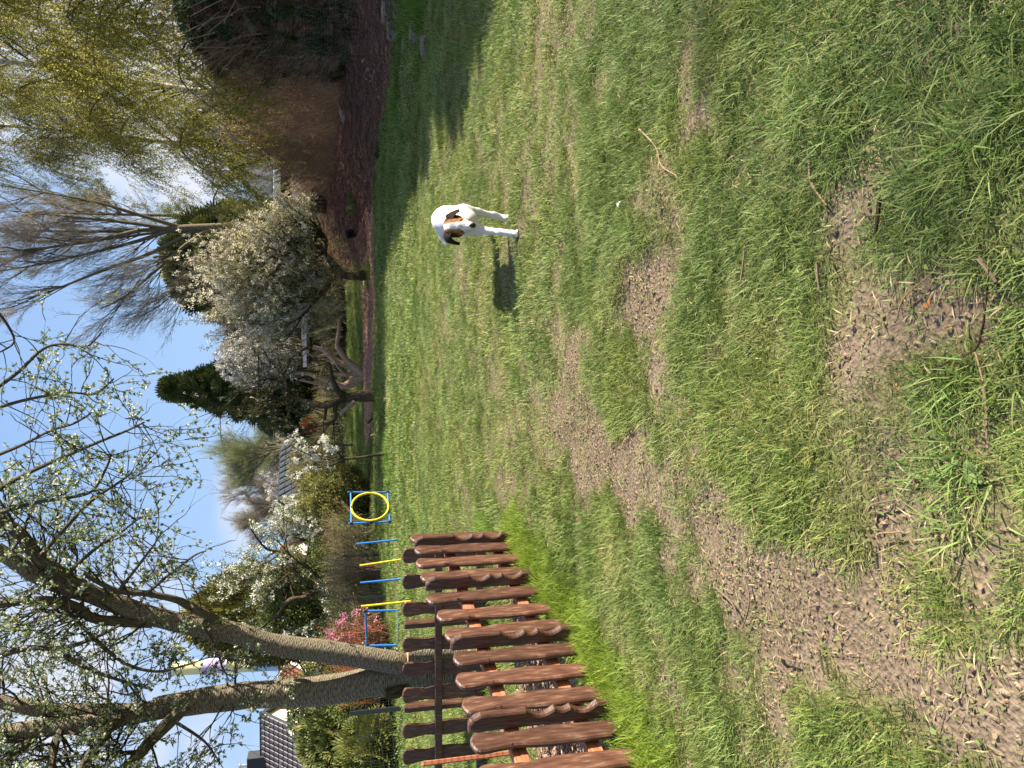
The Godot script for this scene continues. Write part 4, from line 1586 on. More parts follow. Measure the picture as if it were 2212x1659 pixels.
# ---------------------------------------------------------------- wire fence along the left
func wire_fence() -> void:
	var posts := [[-5.35, -9.0, 0.66], [-4.72, -10.85, 0.70], [-4.22, -12.1, 0.70], [-3.86, -13.6, 0.74], [-3.5, -15.4, 0.74], [-3.2, -17.4, 0.78], [-2.95, -19.8, 0.8], [-2.72, -22.6, 0.84], [-2.0, -24.8, 0.85], [-0.6, -25.6, 0.85], [0.9, -26.2, 0.85], [2.4, -26.8, 0.85]]
	var o := thing("wire_mesh_fence", "low dark grey rod mesh fence with square posts along the back of the lawn", "wire fence", Vector3(-3.5, 0, -15.4))
	for k in posts.size():
		var p := Vector3(posts[k][0], height(posts[k][0], posts[k][1]), posts[k][1])
		var g := Geo.new()
		g.box(Transform3D(Basis.from_euler(Vector3(0, 0.3, 0)), p + Vector3(0, posts[k][2] * 0.5 + 0.02, 0)), Vector3(0.06, posts[k][2] + 0.1, 0.04), Color.WHITE, 0.004)
		part("post", g.mesh(M.anthracite), o)
		if k + 1 < posts.size():
			var q := Vector3(posts[k + 1][0], height(posts[k + 1][0], posts[k + 1][1]), posts[k + 1][1])
			var h0: float = posts[k][2]
			var h1: float = posts[k + 1][2]
			g = Geo.new()
			for i in 5:
				var t := 0.06 + 0.94 * i / 4.0
				g.tube(PackedVector3Array([p + Vector3(0, h0 * t, 0), q + Vector3(0, h1 * t, 0)]), PackedFloat32Array([0.004, 0.004]), 4)
			var n := int(p.distance_to(q) / 0.05)
			for i in range(1, n):
				var b := p.lerp(q, float(i) / n)
				g.tube(PackedVector3Array([b + Vector3(0, 0.02, 0), b + Vector3(0, lerpf(h0, h1, float(i) / n), 0)]), PackedFloat32Array([0.0028, 0.0028]), 3)
			part("wire_panel", g.mesh(M.wire), o, true)


# ---------------------------------------------------------------- plants
func spot(y: float, d: float) -> Vector3:
	var p := pt(705, y, d)
	return Vector3(p.x, height(p.x, -d), -d)


func shrub(called: String, label: String, cat: String, b: Vector3, w: float, h: float, mesh: String, n: int, s: float, c0: Color, c1: Color, o := {}) -> Node3D:
	var t := thing(called, label, cat, b)
	var g := Geo.new()
	for k in o.get("stems", 7):
		var a := rng.randf() * TAU
		var e := b + Vector3(cos(a) * w * 0.36, h * rng.randf_range(0.6, 0.92), sin(a) * w * 0.36)
		var m := b.lerp(e, 0.5) + Vector3(cos(a), 0, sin(a)) * w * 0.08 + _rv() * 0.08 * w
		var q := smooth([b + Vector3(cos(a), 0, sin(a)) * 0.05 * w, m, e], 3)
		g.tube(q, taper(q.size(), 0.014 * h, 0.004 * h), 5)
		for j in 5:
			var p := q[rng.randi_range(2, q.size() - 1)]
			g.tube(PackedVector3Array([p, p + (_rv() + Vector3.UP * 0.5) * 0.22 * w]), PackedFloat32Array([0.005 * h, 0.002 * h]), 3)
	part("stems", g.mesh(o.get("wood", M.bark_grey)), t)
	var lift: float = o.get("lift", 0.0)
	var ctr := b + Vector3(0, lift + (h - lift) * 0.5, 0)
	o.floor = b.y + 0.02
	fill(t, "foliage", L[mesh], n, ctr, Vector3(w * 0.5, (h - lift) * 0.5, w * 0.5), s, c0, c1, o)
	if o.has("bloom"):
		var e: Array = o.bloom
		fill(t, "blossom", L.bloom, e[0], ctr + Vector3(0, h * e[3], 0), Vector3(w * 0.5, (h - lift) * 0.46, w * 0.5), e[1], e[2], cj(e[2], 0.1), {"gaps": e[4] if e.size() > 4 else -0.05, "shell": 0.3, "freq": 3.0})
	return t


func background_plants() -> void:
	var yg := Color(0.16, 0.19, 0.05)
	var mg := Color(0.07, 0.10, 0.028)
	var dg := Color(0.022, 0.045, 0.018)
	# left, beyond the wire fence
	shrub("golden_conifer", "fluffy yellow-green conifer shrub behind the wire fence at the left edge", "conifer shrub", spot(1650, 11.8), 1.2, 0.85, "fan", 1100, 1.0, Color(0.13, 0.16, 0.045), Color(0.22, 0.23, 0.07), {"out": 0.6, "gaps": -0.3})
	shrub("golden_conifer", "taller dull green conifer shrub behind the yellow-green one at the left edge", "conifer shrub", spot(1590, 13.6), 1.7, 1.45, "fan", 1600, 1.2, Color(0.08, 0.11, 0.035), Color(0.17, 0.18, 0.06), {"out": 0.6, "gaps": -0.3})
	shrub("laurel_shrub", "dark leafy shrub with a few white flowers in front of the cream gable", "shrub", spot(1545, 15.5), 2.2, 1.85, "broad", 2200, 1.0, Color(0.05, 0.08, 0.028), Color(0.14, 0.165, 0.06), {"bloom": [40, 1.2, Color(0.7, 0.68, 0.62), 0.1]})
	shrub("leafy_shrub", "mid green leafy shrub left of the forked tree's lower trunk", "shrub", spot(1505, 13.0), 1.2, 1.1, "small", 1500, 1.1, Color(0.09, 0.13, 0.03), Color(0.17, 0.19, 0.06))
	shrub("leafy_shrub", "yellow-leaved shrub between the limbs of the forked tree below the red roof", "shrub", spot(1450, 16.5), 1.7, 1.6, "small", 2000, 1.2, Color(0.15, 0.18, 0.05), Color(0.26, 0.26, 0.07), {"gaps": -0.05})
	var rs := thing("red_twig_shrub", "shrub of bare orange-red stems at the foot of the pink flowering shrub", "shrub", spot(1428, 12.4))
	var ri := Inst.new()
	for k in 130:
		var p := rs.position + Vector3(rng.randfn(0, 0.28), rng.randf_range(0.0, 0.55), rng.randfn(0, 0.25))
		ri.put(p, db(Vector3.UP + _rv() * 0.5, rng.randf_range(0.6, 1.0)), cj(Color(0.26, 0.10, 0.05), 0.3))
	many("stems", L.bare0, ri, rs)
	var ma := shrub("pink_magnolia", "shrub covered in pink flowers behind the blue hurdle", "flowering shrub", spot(1378, 13.0), 0.98, 1.1, "small", 360, 0.8, Color(0.12, 0.13, 0.05), Color(0.2, 0.14, 0.08), {"stems": 14, "gaps": 0.0, "wood": M.bark_rough, "bloom": [210, 1.0, Color(0.66, 0.27, 0.42), 0.06, 0.05]})
	ma.name = ma.name
	shrub("yew_conifer", "broad bronze-green conifer rising between the forked tree and the old pear", "conifer", spot(1316, 23.0), 2.3, 4.75, "fan", 5200, 2.1, Color(0.085, 0.085, 0.022), Color(0.22, 0.185, 0.06), {"out": 1.0, "shape": "ball", "gaps": -0.22, "shell": 0.35, "stems": 3})
	shrub("leafy_tree", "fresh green leafy tree in front of the bronze conifer", "tree", spot(1340, 18.0), 1.7, 2.7, "small", 4200, 1.3, Color(0.10, 0.14, 0.035), Color(0.20, 0.23, 0.07), {"gaps": -0.1, "bloom": [60, 1.2, Color(0.75, 0.73, 0.66), 0.1]})
	shrub("dark_shrub", "dark low shrub under the old pear tree", "shrub", spot(1335, 16.5), 1.8, 0.95, "broad", 1300, 0.9, Color(0.04, 0.065, 0.02), Color(0.12, 0.15, 0.045))
	# old pear tree with white flowers
	var pb := spot(1268, 17.5)
	var pear := thing("pear_tree", "old leaning pear tree with dark crooked limbs and sprinkled white blossom", "tree", pb)
	var g := Geo.new()
	var t1 := limb(g, [pb, pt(770, 1262, 17.5), pt(725, 1256, 17.5), pt(690, 1262, 17.5)], 0.15, 0.11, 9, 4, Color.WHITE, 0.1)
	var d := 17.5
	var ls := [
		[[pt(700, 1260, d), pt(660, 1290, d - 0.2), pt(630, 1295, d - 0.3), pt(612, 1310, d - 0.2), pt(590, 1350, d)], 0.085, 0.03],
		[[pt(690, 1262, d), pt(640, 1240, d), pt(618, 1195, d + 0.2), pt(575, 1185, d + 0.2), pt(540, 1140, d)], 0.07, 0.012],
		[[pt(720, 1258, d), pt(745, 1318, d - 0.4), pt(715, 1345, d - 0.5)], 0.06, 0.02],
		[[pt(660, 1285, d), pt(600, 1265, d + 0.3), pt(560, 1255, d + 0.3)], 0.05, 0.015],
		[[pt(700, 1262, d), pt(665, 1225, d - 0.3), pt(640, 1215, d - 0.3)], 0.05, 0.015],
	]
	var tips := []
	for e in ls:
		var q := limb(g, e[0], e[1], e[2], 7, 4, Color.WHITE, 0.08)
		for k in 5:
			var i := rng.randi_range(q.size() / 3, q.size() - 2)
			grow(g, q[i], (_rv() + Vector3.UP * 0.7).normalized(), rng.randf_range(0.5, 0.9), 0.022, 2, {"n": [0, 3, 3], "wig": 0.2, "up": 0.05, "ang": 0.7, "len": 0.65, "leafy": 1}, tips)
	part("trunk", g.mesh(M.bark_rough), pear)
	var li := Inst.new()
	var bi := Inst.new()
	for t in tips:
		if rng.randf() < 0.75:
			li.put(t[0] + _rv() * 0.06, rb(rng.randf_range(0.7, 1.2)), cj(Color(0.13, 0.16, 0.05), 0.3))
		if rng.randf() < 0.38:
			bi.put(t[0] + _rv() * 0.06, rb(rng.randf_range(0.9, 1.5)), cj(Color(0.75, 0.73, 0.66), 0.1))
	many("leaves", L.small, li, pear)
	many("blossom", L.bloom, bi, pear)
	fill(pear, "leaves", L.small, 1500, pt(650, 1265, 18.2), Vector3(1.0, 1.0, 0.8), 1.1, Color(0.10, 0.14, 0.04), Color(0.2, 0.22, 0.08), {"gaps": 0.0})
	# round dark juniper and the willow stool
	shrub("juniper", "dark green rounded juniper with upright sprays before the white gabled house", "conifer shrub", spot(1194, 19.0), 0.95, 1.45, "fan", 1700, 1.0, Color(0.035, 0.065, 0.022), Color(0.10, 0.14, 0.045), {"out": 2.2, "gaps": -0.35, "lift": 0.35})
	var wb := spot(1240, 15.0)
	var ws := thing("willow_stool", "sheaf of bare tan willow rods growing from a cut stool by the wire fence", "shrub", wb)
	g = Geo.new()
	for k in 90:
		var a := rng.randf() * TAU
		var l := rng.randf_range(0.5, 1.25)
		var e := Vector3(cos(a) * rng.randf_range(0.1, 0.55), l, sin(a) * rng.randf_range(0.1, 0.4))
		var q := smooth([wb + Vector3(cos(a) * 0.12, 0, sin(a) * 0.12), wb + e * 0.5 + _rv() * 0.03, wb + e], 3)
		g.tube(q, taper(q.size(), 0.011, 0.004), 4)
	part("rods", g.mesh(M.bark_bare), ws)
	shrub("forsythia", "small bright yellow flowering shrub beside the rounded juniper", "flowering shrub", spot(1153, 20.0), 0.55, 0.8, "small", 160, 0.8, yg, yg, {"lift": 0.3, "bloom": [190, 1.2, Color(0.75, 0.58, 0.03), 0.03]})
	# white blossom before the white house
	var wt := thing("white_blossom_tree", "tree with dense white blossom on forked dark limbs before the white gabled house", "tree", spot(1140, 22.0))
	g = Geo.new()
	limb(g, [wt.position, pt(730, 1135, 22), pt(690, 1122, 22)], 0.14, 0.10, 8)
	for e in [[[pt(690, 1122, 22), pt(665, 1150, 22), pt(630, 1160, 22), pt(612, 1150, 22)], 0.09, 0.02], [[pt(690, 1122, 22), pt(660, 1112, 22), pt(620, 1095, 22), pt(600, 1080, 22)], 0.09, 0.02], [[pt(680, 1122, 22), pt(650, 1128, 22.3), pt(625, 1124, 22.5)], 0.07, 0.02]]:
		limb(g, e[0], e[1], e[2], 7)
	part("trunk", g.mesh(M.bark_rough), wt)
	fill(wt, "blossom", L.bloom, 520, pt(640, 1118, 22.0), Vector3(0.66, 0.8, 0.6), 1.35, Color(0.78, 0.77, 0.7), Color(0.7, 0.7, 0.6), {"gaps": 0.02, "freq": 2.6})
	fill(wt, "leaves", L.small, 250, pt(655, 1118, 22.0), Vector3(0.8, 0.9, 0.75), 1.2, yg, yg, {"gaps": 0.02})
	# yellow-green and grey mass right of the hoop
	shrub("leafy_shrub", "olive shrub with fine leaves directly behind the yellow hoop", "shrub", spot(1070, 19.0), 1.6, 1.8, "small", 3000, 1.3, Color(0.17, 0.18, 0.05), Color(0.30, 0.29, 0.10), {"gaps": -0.02})
	shrub("dark_shrub", "dark green shrub low behind the hoop's left post", "shrub", spot(1105, 20.0), 1.2, 0.95, "small", 1600, 1.2, Color(0.05, 0.08, 0.025), Color(0.14, 0.17, 0.055))
	shrub("leafy_shrub", "brownish thin shrub with pale leaves behind the flowering sapling", "shrub", spot(1010, 28.0), 2.4, 2.0, "small", 1700, 1.3, Color(0.21, 0.18, 0.09), Color(0.32, 0.28, 0.15), {"gaps": 0.05, "stems": 16})
	for e in [[1040, 45.0, 4.0, 4.2, "grey-white blossoming tree behind the sapling, left of the pointed conifer", 0.02], [985, 47.0, 4.0, 4.8, "pale lilac-grey blossoming tree nearest the pointed conifer", 0.0]]:
		shrub("far_blossom_tree", e[4], "tree", spot(e[0], e[1]), e[2], e[3], "small", 900, 1.5, Color(0.16, 0.14, 0.10), Color(0.24, 0.22, 0.17), {"gaps": e[5], "stems": 14, "bloom": [1500, 2.4, Color(0.56, 0.52, 0.52), 0.02, -0.1]})
	for e in [[1100, 55.0, 6.6, "bare thin-twigged tree rising above the dark grey sheet roof"], [1030, 50.0, 6.4, "bare grey tree above the far blossoming trees"], [955, 44.0, 6.3, "pale green thinly leaved tree next to the pointed conifer"]]:
		var b := spot(e[0], e[1])
		var t := thing("bare_tree", e[3], "tree", b)
		g = Geo.new()
		tips = []
		grow(g, b, Vector3.UP, e[2] * 0.5, 0.13, 3, {"n": [0, 4, 5, 6], "wig": 0.1, "up": 0.05, "ang": 0.55, "len": 0.62, "leafy": 1, "from": 0.3}, tips)
		part("trunk", g.mesh(M.bark_grey), t)
		var ti := Inst.new()
		for q in tips:
			for k in 2:
				ti.put(q[0], db(q[1] + _rv() * 0.6 + Vector3.UP * 0.4, rng.randf_range(0.9, 1.6)), cj(Color(0.22, 0.2, 0.17) if e[0] != 955 else Color(0.22, 0.25, 0.14), 0.2))
		many("twigs", L.bare1, ti, t)
	# pointed conifer and the dark evergreens beside it
	var cb := spot(838, 33.0)
	var con := thing("pointed_conifer", "tall dark green cypress with a pointed top in the middle of the view", "conifer", cb)
	g = Geo.new()
	limb(g, [cb, cb + Vector3(0, 3.6, 0), cb + Vector3(0.05, 6.9, 0)], 0.16, 0.02, 7)
	part("trunk", g.mesh(M.bark_rough), con)
	fill(con, "foliage", L.fan, 9500, cb + Vector3(0, 3.45, 0), Vector3(2.5, 3.5, 2.5), 2.1, Color(0.045, 0.07, 0.026), Color(0.12, 0.145, 0.045), {"shape": "cone", "gaps": -0.3, "out": 0.3})
	shrub("evergreen", "broad dark evergreen behind the central blossom tree's crown", "conifer", spot(578, 34.0), 4.8, 6.6, "fan", 5200, 2.8, Color(0.05, 0.075, 0.03), Color(0.14, 0.16, 0.055), {"out": 0.3, "gaps": -0.25, "stems": 3})
	shrub("evergreen", "lower dark evergreen between the pointed conifer and the shed", "conifer", spot(735, 33.0), 4.0, 4.3, "fan", 3600, 2.6, Color(0.045, 0.07, 0.028), Color(0.12, 0.14, 0.05), {"out": 0.3, "gaps": -0.25, "stems": 3})
	shrub("grey_blossom_tree", "grey-white blossoming tree standing against the pointed conifer", "tree", spot(775, 29.0), 2.3, 4.6, "small", 900, 1.3, Color(0.13, 0.14, 0.09), Color(0.2, 0.2, 0.14), {"gaps": 0.05, "lift": 1.3, "stems": 12, "bloom": [1700, 1.55, Color(0.52, 0.51, 0.5), 0.03, -0.02]})
	shrub("brown_conifer", "small rusty brown dead conifer beside the pruned tree", "conifer shrub", spot(916, 27.5), 0.5, 1.45, "fan", 240, 0.9, Color(0.2, 0.08, 0.03), Color(0.26, 0.12, 0.05), {"out": 1.2, "gaps": -0.4, "lift": 0.7})
	# green plants at the end of the hedge
	for e in [[436, 20.0, 0.75, "pale green broad-leaved plants in a clump left of the hedge's foot"], [318, 15.2, 0.4, "low dark green weed clump on the lawn's edge below the hedge"]]:
		var b := spot(e[0], e[1])
		var t := thing("broad_leaved_plant", e[3], "plant", b)
		for k in 26:
			var a := rng.randf() * TAU
			g = Geo.new()
			var p: Vector3 = b + Vector3(cos(a), 0, sin(a)) * rng.randf_range(0.0, 0.35) * e[2]
			var dd := Vector3(cos(a) * 0.6, 1.0, sin(a) * 0.6).normalized()
			var s := dd.cross(Vector3.UP).normalized()
			g.leaf(p, dd, s.cross(dd).normalized(), e[2] * rng.randf_range(0.35, 0.6), e[2] * 0.12, cj(Color(0.10, 0.16, 0.05) if e[0] > 400 else Color(0.05, 0.09, 0.025), 0.2), 0.3)
			part("leaf", g.mesh(M.leaf), t)
	var un := Inst.new()
	for k in 1200:
		var z := rng.randf_range(-13.0, -27.0)
		var x := lerpf(-5.3, -3.0, smoothstep(-9.0, -19.0, z)) if z > -22.0 else rng.randf_range(-3.4, 4.0)
		x -= absf(rng.randfn(0.25, 0.5))
		if z <= -22.0:
			z = -26.2 - rng.randf() * 1.4
		un.put(Vector3(x, height(x, z) + rng.randf_range(0.0, 0.45), z), db(Vector3.UP + _rv() * 0.7, rng.randf_range(0.7, 1.5)), cj(Color(0.28, 0.22, 0.14).lerp(Color(0.16, 0.19, 0.08), rng.randf()), 0.3))
	tag(many("undergrowth", L.bare1, un), "tangle of dry stems and brush growing behind the wire mesh fence", "undergrowth")
	# the mass of garden green behind everything
	var far := Inst.new()
	for k in 5200:
		var az := rng.randf_range(-0.66, 0.60)
		var dist := rng.randf_range(50.0, 75.0)
		var hh := 3.6 + 1.5 * nz.get_noise_2d(az * 60.0, 3.0) + (1.4 if az > 0.08 else 0.0)
		var p := Vector3(sin(az) * dist, rng.randf() * hh, -cos(az) * dist)
		far.put(p, rb(rng.randf_range(4.0, 8.0)), cj(Color(0.09, 0.115, 0.04).lerp(Color(0.2, 0.19, 0.09), clampf(0.5 + nz.get_noise_2d(az * 90.0, 40.0) * 1.4, 0, 1)), 0.25))
	tag(many("far_greenery", L.broad, far), "distant band of mixed garden trees and bushes closing the view at the horizon", "trees")


func blossom_tree() -> void:
	var d := 19.3
	var b := gp(800, 594)
	var t := thing("blossom_tree", "large spreading fruit tree in cream-white blossom with a short mossy trunk", "tree", b)
	var g := Geo.new()
	limb(g, [b - Vector3(0, 0.05, 0), pt(770, 593, d), pt(748, 592, d), pt(728, 588, d)], 0.15, 0.14, 10, 4, Color.WHITE, 0.1)
	part("trunk", g.mesh(M.bark_rough), t)
	g = Geo.new()
	var tips := []
	var ls := [
		[[pt(735, 588, d), pt(718, 568, d - 0.2), pt(702, 548, d - 0.3), pt(690, 534, d - 0.3), pt(660, 525, d - 0.4)], 0.11, 0.04],
		[[pt(735, 592, d), pt(700, 592, d + 0.1), pt(665, 598, d + 0.1), pt(640, 606, d)], 0.10, 0.05],
		[[pt(720, 596, d), pt(705, 622, d - 0.4), pt(680, 650, d - 0.6), pt(655, 680, d - 0.6)], 0.08, 0.03],
		[[pt(720, 585, d), pt(690, 570, d + 0.6), pt(650, 560, d + 1.0), pt(600, 550, d + 1.0)], 0.08, 0.03],
		[[pt(660, 600, d), pt(630, 640, d + 0.2), pt(610, 665, d + 0.2)], 0.06, 0.025],
		[[pt(665, 596, d), pt(620, 590, d - 0.4), pt(580, 600, d - 0.5)], 0.06, 0.025],
		[[pt(690, 534, d - 0.3), pt(640, 545, d - 0.5), pt(600, 555, d - 0.4)], 0.05, 0.02],
		[[pt(700, 560, d - 0.3), pt(705, 520, d - 0.5), pt(690, 495, d - 0.4)], 0.05, 0.02],
	]
	for e in ls:
		var q := limb(g, e[0], e[1], e[2], 8, 4, Color.WHITE, 0.1)
		for k in 10:
			var i := rng.randi_range(q.size() / 3, q.size() - 2)
			var out := (q[i] - pt(690, 600, d)) * 0.5
			grow(g, q[i], (_rv() * 0.7 + out + Vector3.UP * 0.75).normalized(), rng.randf_range(0.55, 1.05), 0.024, 2, {"n": [0, 3, 4], "wig": 0.16, "up": 0.09, "ang": 0.65, "len": 0.68, "leafy": 1}, tips)
	# straight water shoots rising from the crown
	for k in 46:
		var p := pt(rng.randf_range(500, 640), rng.randf_range(515, 715), d + rng.randf_range(-1.0, 1.0))
		grow(g, p, (Vector3(rng.randf_range(-0.25, 0.25), 1, rng.randf_range(-0.2, 0.2))).normalized(), rng.randf_range(0.7, 1.25), 0.011, 1, {"n": [0, 4], "wig": 0.06, "up": 0.02, "ang": 0.5, "len": 0.4, "leafy": 1}, tips)
	part("branches", g.mesh(M.bark_rough), t)
	var li := Inst.new()
	var bi := Inst.new()
	for q in tips:
		var w := clampf(0.75 - ((q[0] as Vector3).y - 1.2) * 0.14, 0.3, 0.95)
		if rng.randf() < w:
			li.put(q[0] + _rv() * 0.07, rb(rng.randf_range(0.6, 1.1)), cj(Color(0.26, 0.26, 0.09), 0.25))
		if rng.randf() < 0.78 - w * 0.42:
			bi.put(q[0] + _rv() * 0.07, rb(rng.randf_range(0.8, 1.5)), cj(Color(0.72, 0.67, 0.54), 0.12))
	many("leaves", L.small, li, t)
	many("blossom", L.bloom, bi, t)
	fill(t, "twigs", L.bare1, 450, pt(610, 605, d), Vector3(1.55, 1.75, 1.4), 0.9, Color(0.2, 0.17, 0.11), Color(0.3, 0.26, 0.17), {"out": 0.9, "gaps": -0.25, "shell": 0.5})
	fill(t, "leaves", L.small, 2300, pt(625, 605, d), Vector3(1.6, 1.7, 1.4), 0.85, Color(0.20, 0.20, 0.07), Color(0.36, 0.35, 0.14), {"gaps": -0.02, "freq": 3.0})
	fill(t, "blossom", L.bloom, 3600, pt(590, 600, d), Vector3(1.55, 1.45, 1.35), 1.15, Color(0.74, 0.70, 0.58), Color(0.66, 0.62, 0.48), {"gaps": 0.05, "freq": 3.0})


func pruned_trees() -> void:
	var V := func(zx: float, zy: float, dd: float) -> Vector3: return pt(603.5 + zx * 0.2315, 658.3 + zy * 0.2315, dd)
	var d := 21.5
	var b := gp(787, 806)
	d = -b.z
	var t := thing("pruned_stump", "pale hard-pruned fruit tree with bare sawn-off limbs fanning from the ground", "tree stump", b)
	var sets := [
		[[[790, 645], [720, 590], [640, 530], [580, 450], [540, 380], [552, 270], [560, 130]], 0.13, 0.045],
		[[[770, 625], [700, 600], [600, 555], [505, 505], [430, 440], [390, 412], [312, 392]], 0.11, 0.05],
		[[[505, 505], [405, 400], [400, 372]], 0.03, 0.012],
		[[[780, 650], [690, 640], [600, 655], [510, 640]], 0.09, 0.05],
		[[[790, 670], [700, 700], [630, 735], [560, 755]], 0.11, 0.07],
		[[[780, 690], [640, 760], [520, 735], [430, 700], [330, 665], [250, 640], [150, 640]], 0.09, 0.035],
		[[[540, 760], [450, 770], [360, 740], [190, 700]], 0.06, 0.03],
		[[[600, 560], [540, 545], [480, 560]], 0.06, 0.03],
		[[[640, 660], [560, 600], [470, 470], [310, 480], [250, 400]], 0.04, 0.02],
	]
	var j := 0
	for e in sets:
		var q := []
		for p in e[0]:
			q.append(V.call(p[0], p[1], d + 0.25 * sin(j * 2.3) * clampf((790.0 - p[0]) / 400.0, 0, 1)))
		j += 1
		var g := Geo.new()
		var c := limb(g, q, e[1], e[2], 10, 5, Color.WHITE, 0.16)
		part("limb", g.mesh(M.bark_bare), t)
	# mossy forked trunk in front of it
	b = gp(817, 853)
	d = -b.z
	var r := thing("pruned_tree", "cut-back fruit tree with mossy trunk, crooked limbs and long thin whips", "tree", b)
	var g := Geo.new()
	limb(g, [b - Vector3(0, 0.05, 0), V.call(860, 848, d), V.call(720, 852, d), V.call(620, 866, d)], 0.145, 0.12, 10, 4, Color.WHITE, 0.12)
	part("trunk", g.mesh(M.bark_rough), r)
	g = Geo.new()
	var tips := []
	for e in [
		[[[640, 862], [550, 890], [440, 940], [300, 920], [180, 880], [100, 825], [60, 740], [40, 650]], 0.09, 0.03, 6],
		[[[650, 856], [580, 830], [535, 785], [490, 680], [465, 560], [430, 545]], 0.075, 0.035, 4],
		[[[620, 870], [560, 900], [518, 970], [528, 1060], [450, 1110], [300, 1150], [230, 1180]], 0.06, 0.015, 6],
		[[[440, 940], [430, 1000], [430, 1080]], 0.04, 0.02, 3],
		[[[100, 825], [0, 880], [-70, 870]], 0.05, 0.02, 5],
		[[[60, 740], [-60, 690], [-160, 700]], 0.04, 0.015, 5],
		[[[180, 880], [60, 930], [-140, 1000]], 0.03, 0.01, 4],
		[[[-60, 860], [-200, 820], [-420, 830]], 0.018, 0.006, 2],
		[[[-140, 1000], [-420, 990], [-560, 980]], 0.014, 0.004, 2],
		[[[40, 650], [130, 480], [300, 390]], 0.03, 0.012, 3],
	]:
		var q := []
		for p in e[0]:
			q.append(V.call(p[0], p[1], d + 0.2 * sin(p[0] * 0.01)))
		var c := limb(g, q, e[1], e[2], 8, 4, Color.WHITE, 0.14)
		for k in e[3] * 2:
			var i := rng.randi_range(c.size() / 2, c.size() - 1)
			grow(g, c[i], (Vector3(rng.randf_range(-0.9, 0.6), rng.randf_range(-0.1, 1.0), rng.randf_range(-0.6, 0.6))).normalized(), rng.randf_range(0.5, 1.1), 0.011, 1, {"n": [0, 3], "wig": 0.14, "up": -0.02, "ang": 0.5, "len": 0.55, "leafy": 1}, tips)
	part("branches", g.mesh(M.bark_rough), r)
	g = Geo.new()
	limb(g, [V.call(700, 905, d - 0.1), V.call(640, 960, d - 0.15), V.call(570, 1020, d - 0.2)], 0.055, 0.05, 10, 3)
	part("sawn_limb", g.mesh(M.bark_bare), r)
	var li := Inst.new()
	var bi := Inst.new()
	for q in tips:
		if rng.randf() < 0.3:
			li.put(q[0] + _rv() * 0.03, rb(rng.randf_range(0.4, 0.8)), cj(Color(0.2, 0.22, 0.08), 0.25))
		if rng.randf() < 0.1:
			bi.put(q[0], rb(rng.randf_range(0.5, 0.9)), cj(Color(0.7, 0.68, 0.6), 0.1))
	many("leaves", L.small, li, r)
	many("blossom", L.bloom, bi, r)
	# flowering sapling
	b = gp(843, 979)
	d = -b.z
	var s := thing("flowering_sapling", "thin young fruit tree with a few dense clusters of white blossom standing on the lawn", "sapling", b)
	g = Geo.new()
	limb(g, [b - Vector3(0, 0.03, 0), pt(815, 982, d), pt(780, 988, d), pt(742, 991, d)], 0.032, 0.021, 8, 4, Color.WHITE, 0.1)
	part("stem", g.mesh(M.bark_rough), s)
	g = Geo.new()
	bi = Inst.new()
	li = Inst.new()
	for e in [[[742, 991], [700, 992], [650, 975], [620, 955]], [[742, 991], [728, 978], [715, 970], [690, 950]], [[745, 991], [722, 1003], [690, 1010], [660, 1015], [625, 1035]], [[720, 990], [690, 985], [655, 990], [640, 1000]], [[700, 992], [665, 965], [640, 940]], [[738, 985], [712, 960], [700, 945]]]:
		var q := []
		for p in e:
			q.append(pt(p[0], p[1], d + rng.randf_range(-0.12, 0.12)))
		var c := limb(g, q, 0.014, 0.005, 6, 4)
		for k in 30:
			var p := c[rng.randi_range(c.size() / 3, c.size() - 1)]
			var hub := p.snapped(Vector3.ONE * 0.16) * 0.6 + p * 0.4
			bi.put(hub + _rv() * 0.05, rb(rng.randf_range(0.55, 0.9)), cj(Color(0.78, 0.77, 0.70), 0.06))
			if k % 3 == 0:
				li.put(p + _rv() * 0.06, rb(rng.randf_range(0.4, 0.7)), cj(Color(0.18, 0.22, 0.07), 0.2))
	part("branches", g.mesh(M.bark_rough), s)
	many("blossom", L.bloom, bi, s)
	many("leaves", L.small, li, s)
	# cut bits of branch left on the path
	for e in [[[890, 1055], [825, 1105], "short dark piece of sawn branch lying at the path's edge left of the pruned tree", "bark_rough", 0.035], [[905, 1215], [852, 1225], "pale forked piece of cut branch on the path near the sapling", "bark_bare", 0.025]]:
		var p: Vector3 = gp(603.5 + e[0][0] * 0.2315, 658.3 + e[0][1] * 0.2315)
		var q: Vector3 = V.call(e[1][0], e[1][1], -p.z)
		g = Geo.new()
		limb(g, [p + Vector3(0, 0.03, 0), p.lerp(q, 0.5) + Vector3(0.02, 0, 0), q], e[4], e[4] * 0.8, 8, 3, Color.WHITE, 0.1)
		tag(part("cut_branch", g.mesh(M[e[3]])), e[2], "branch")


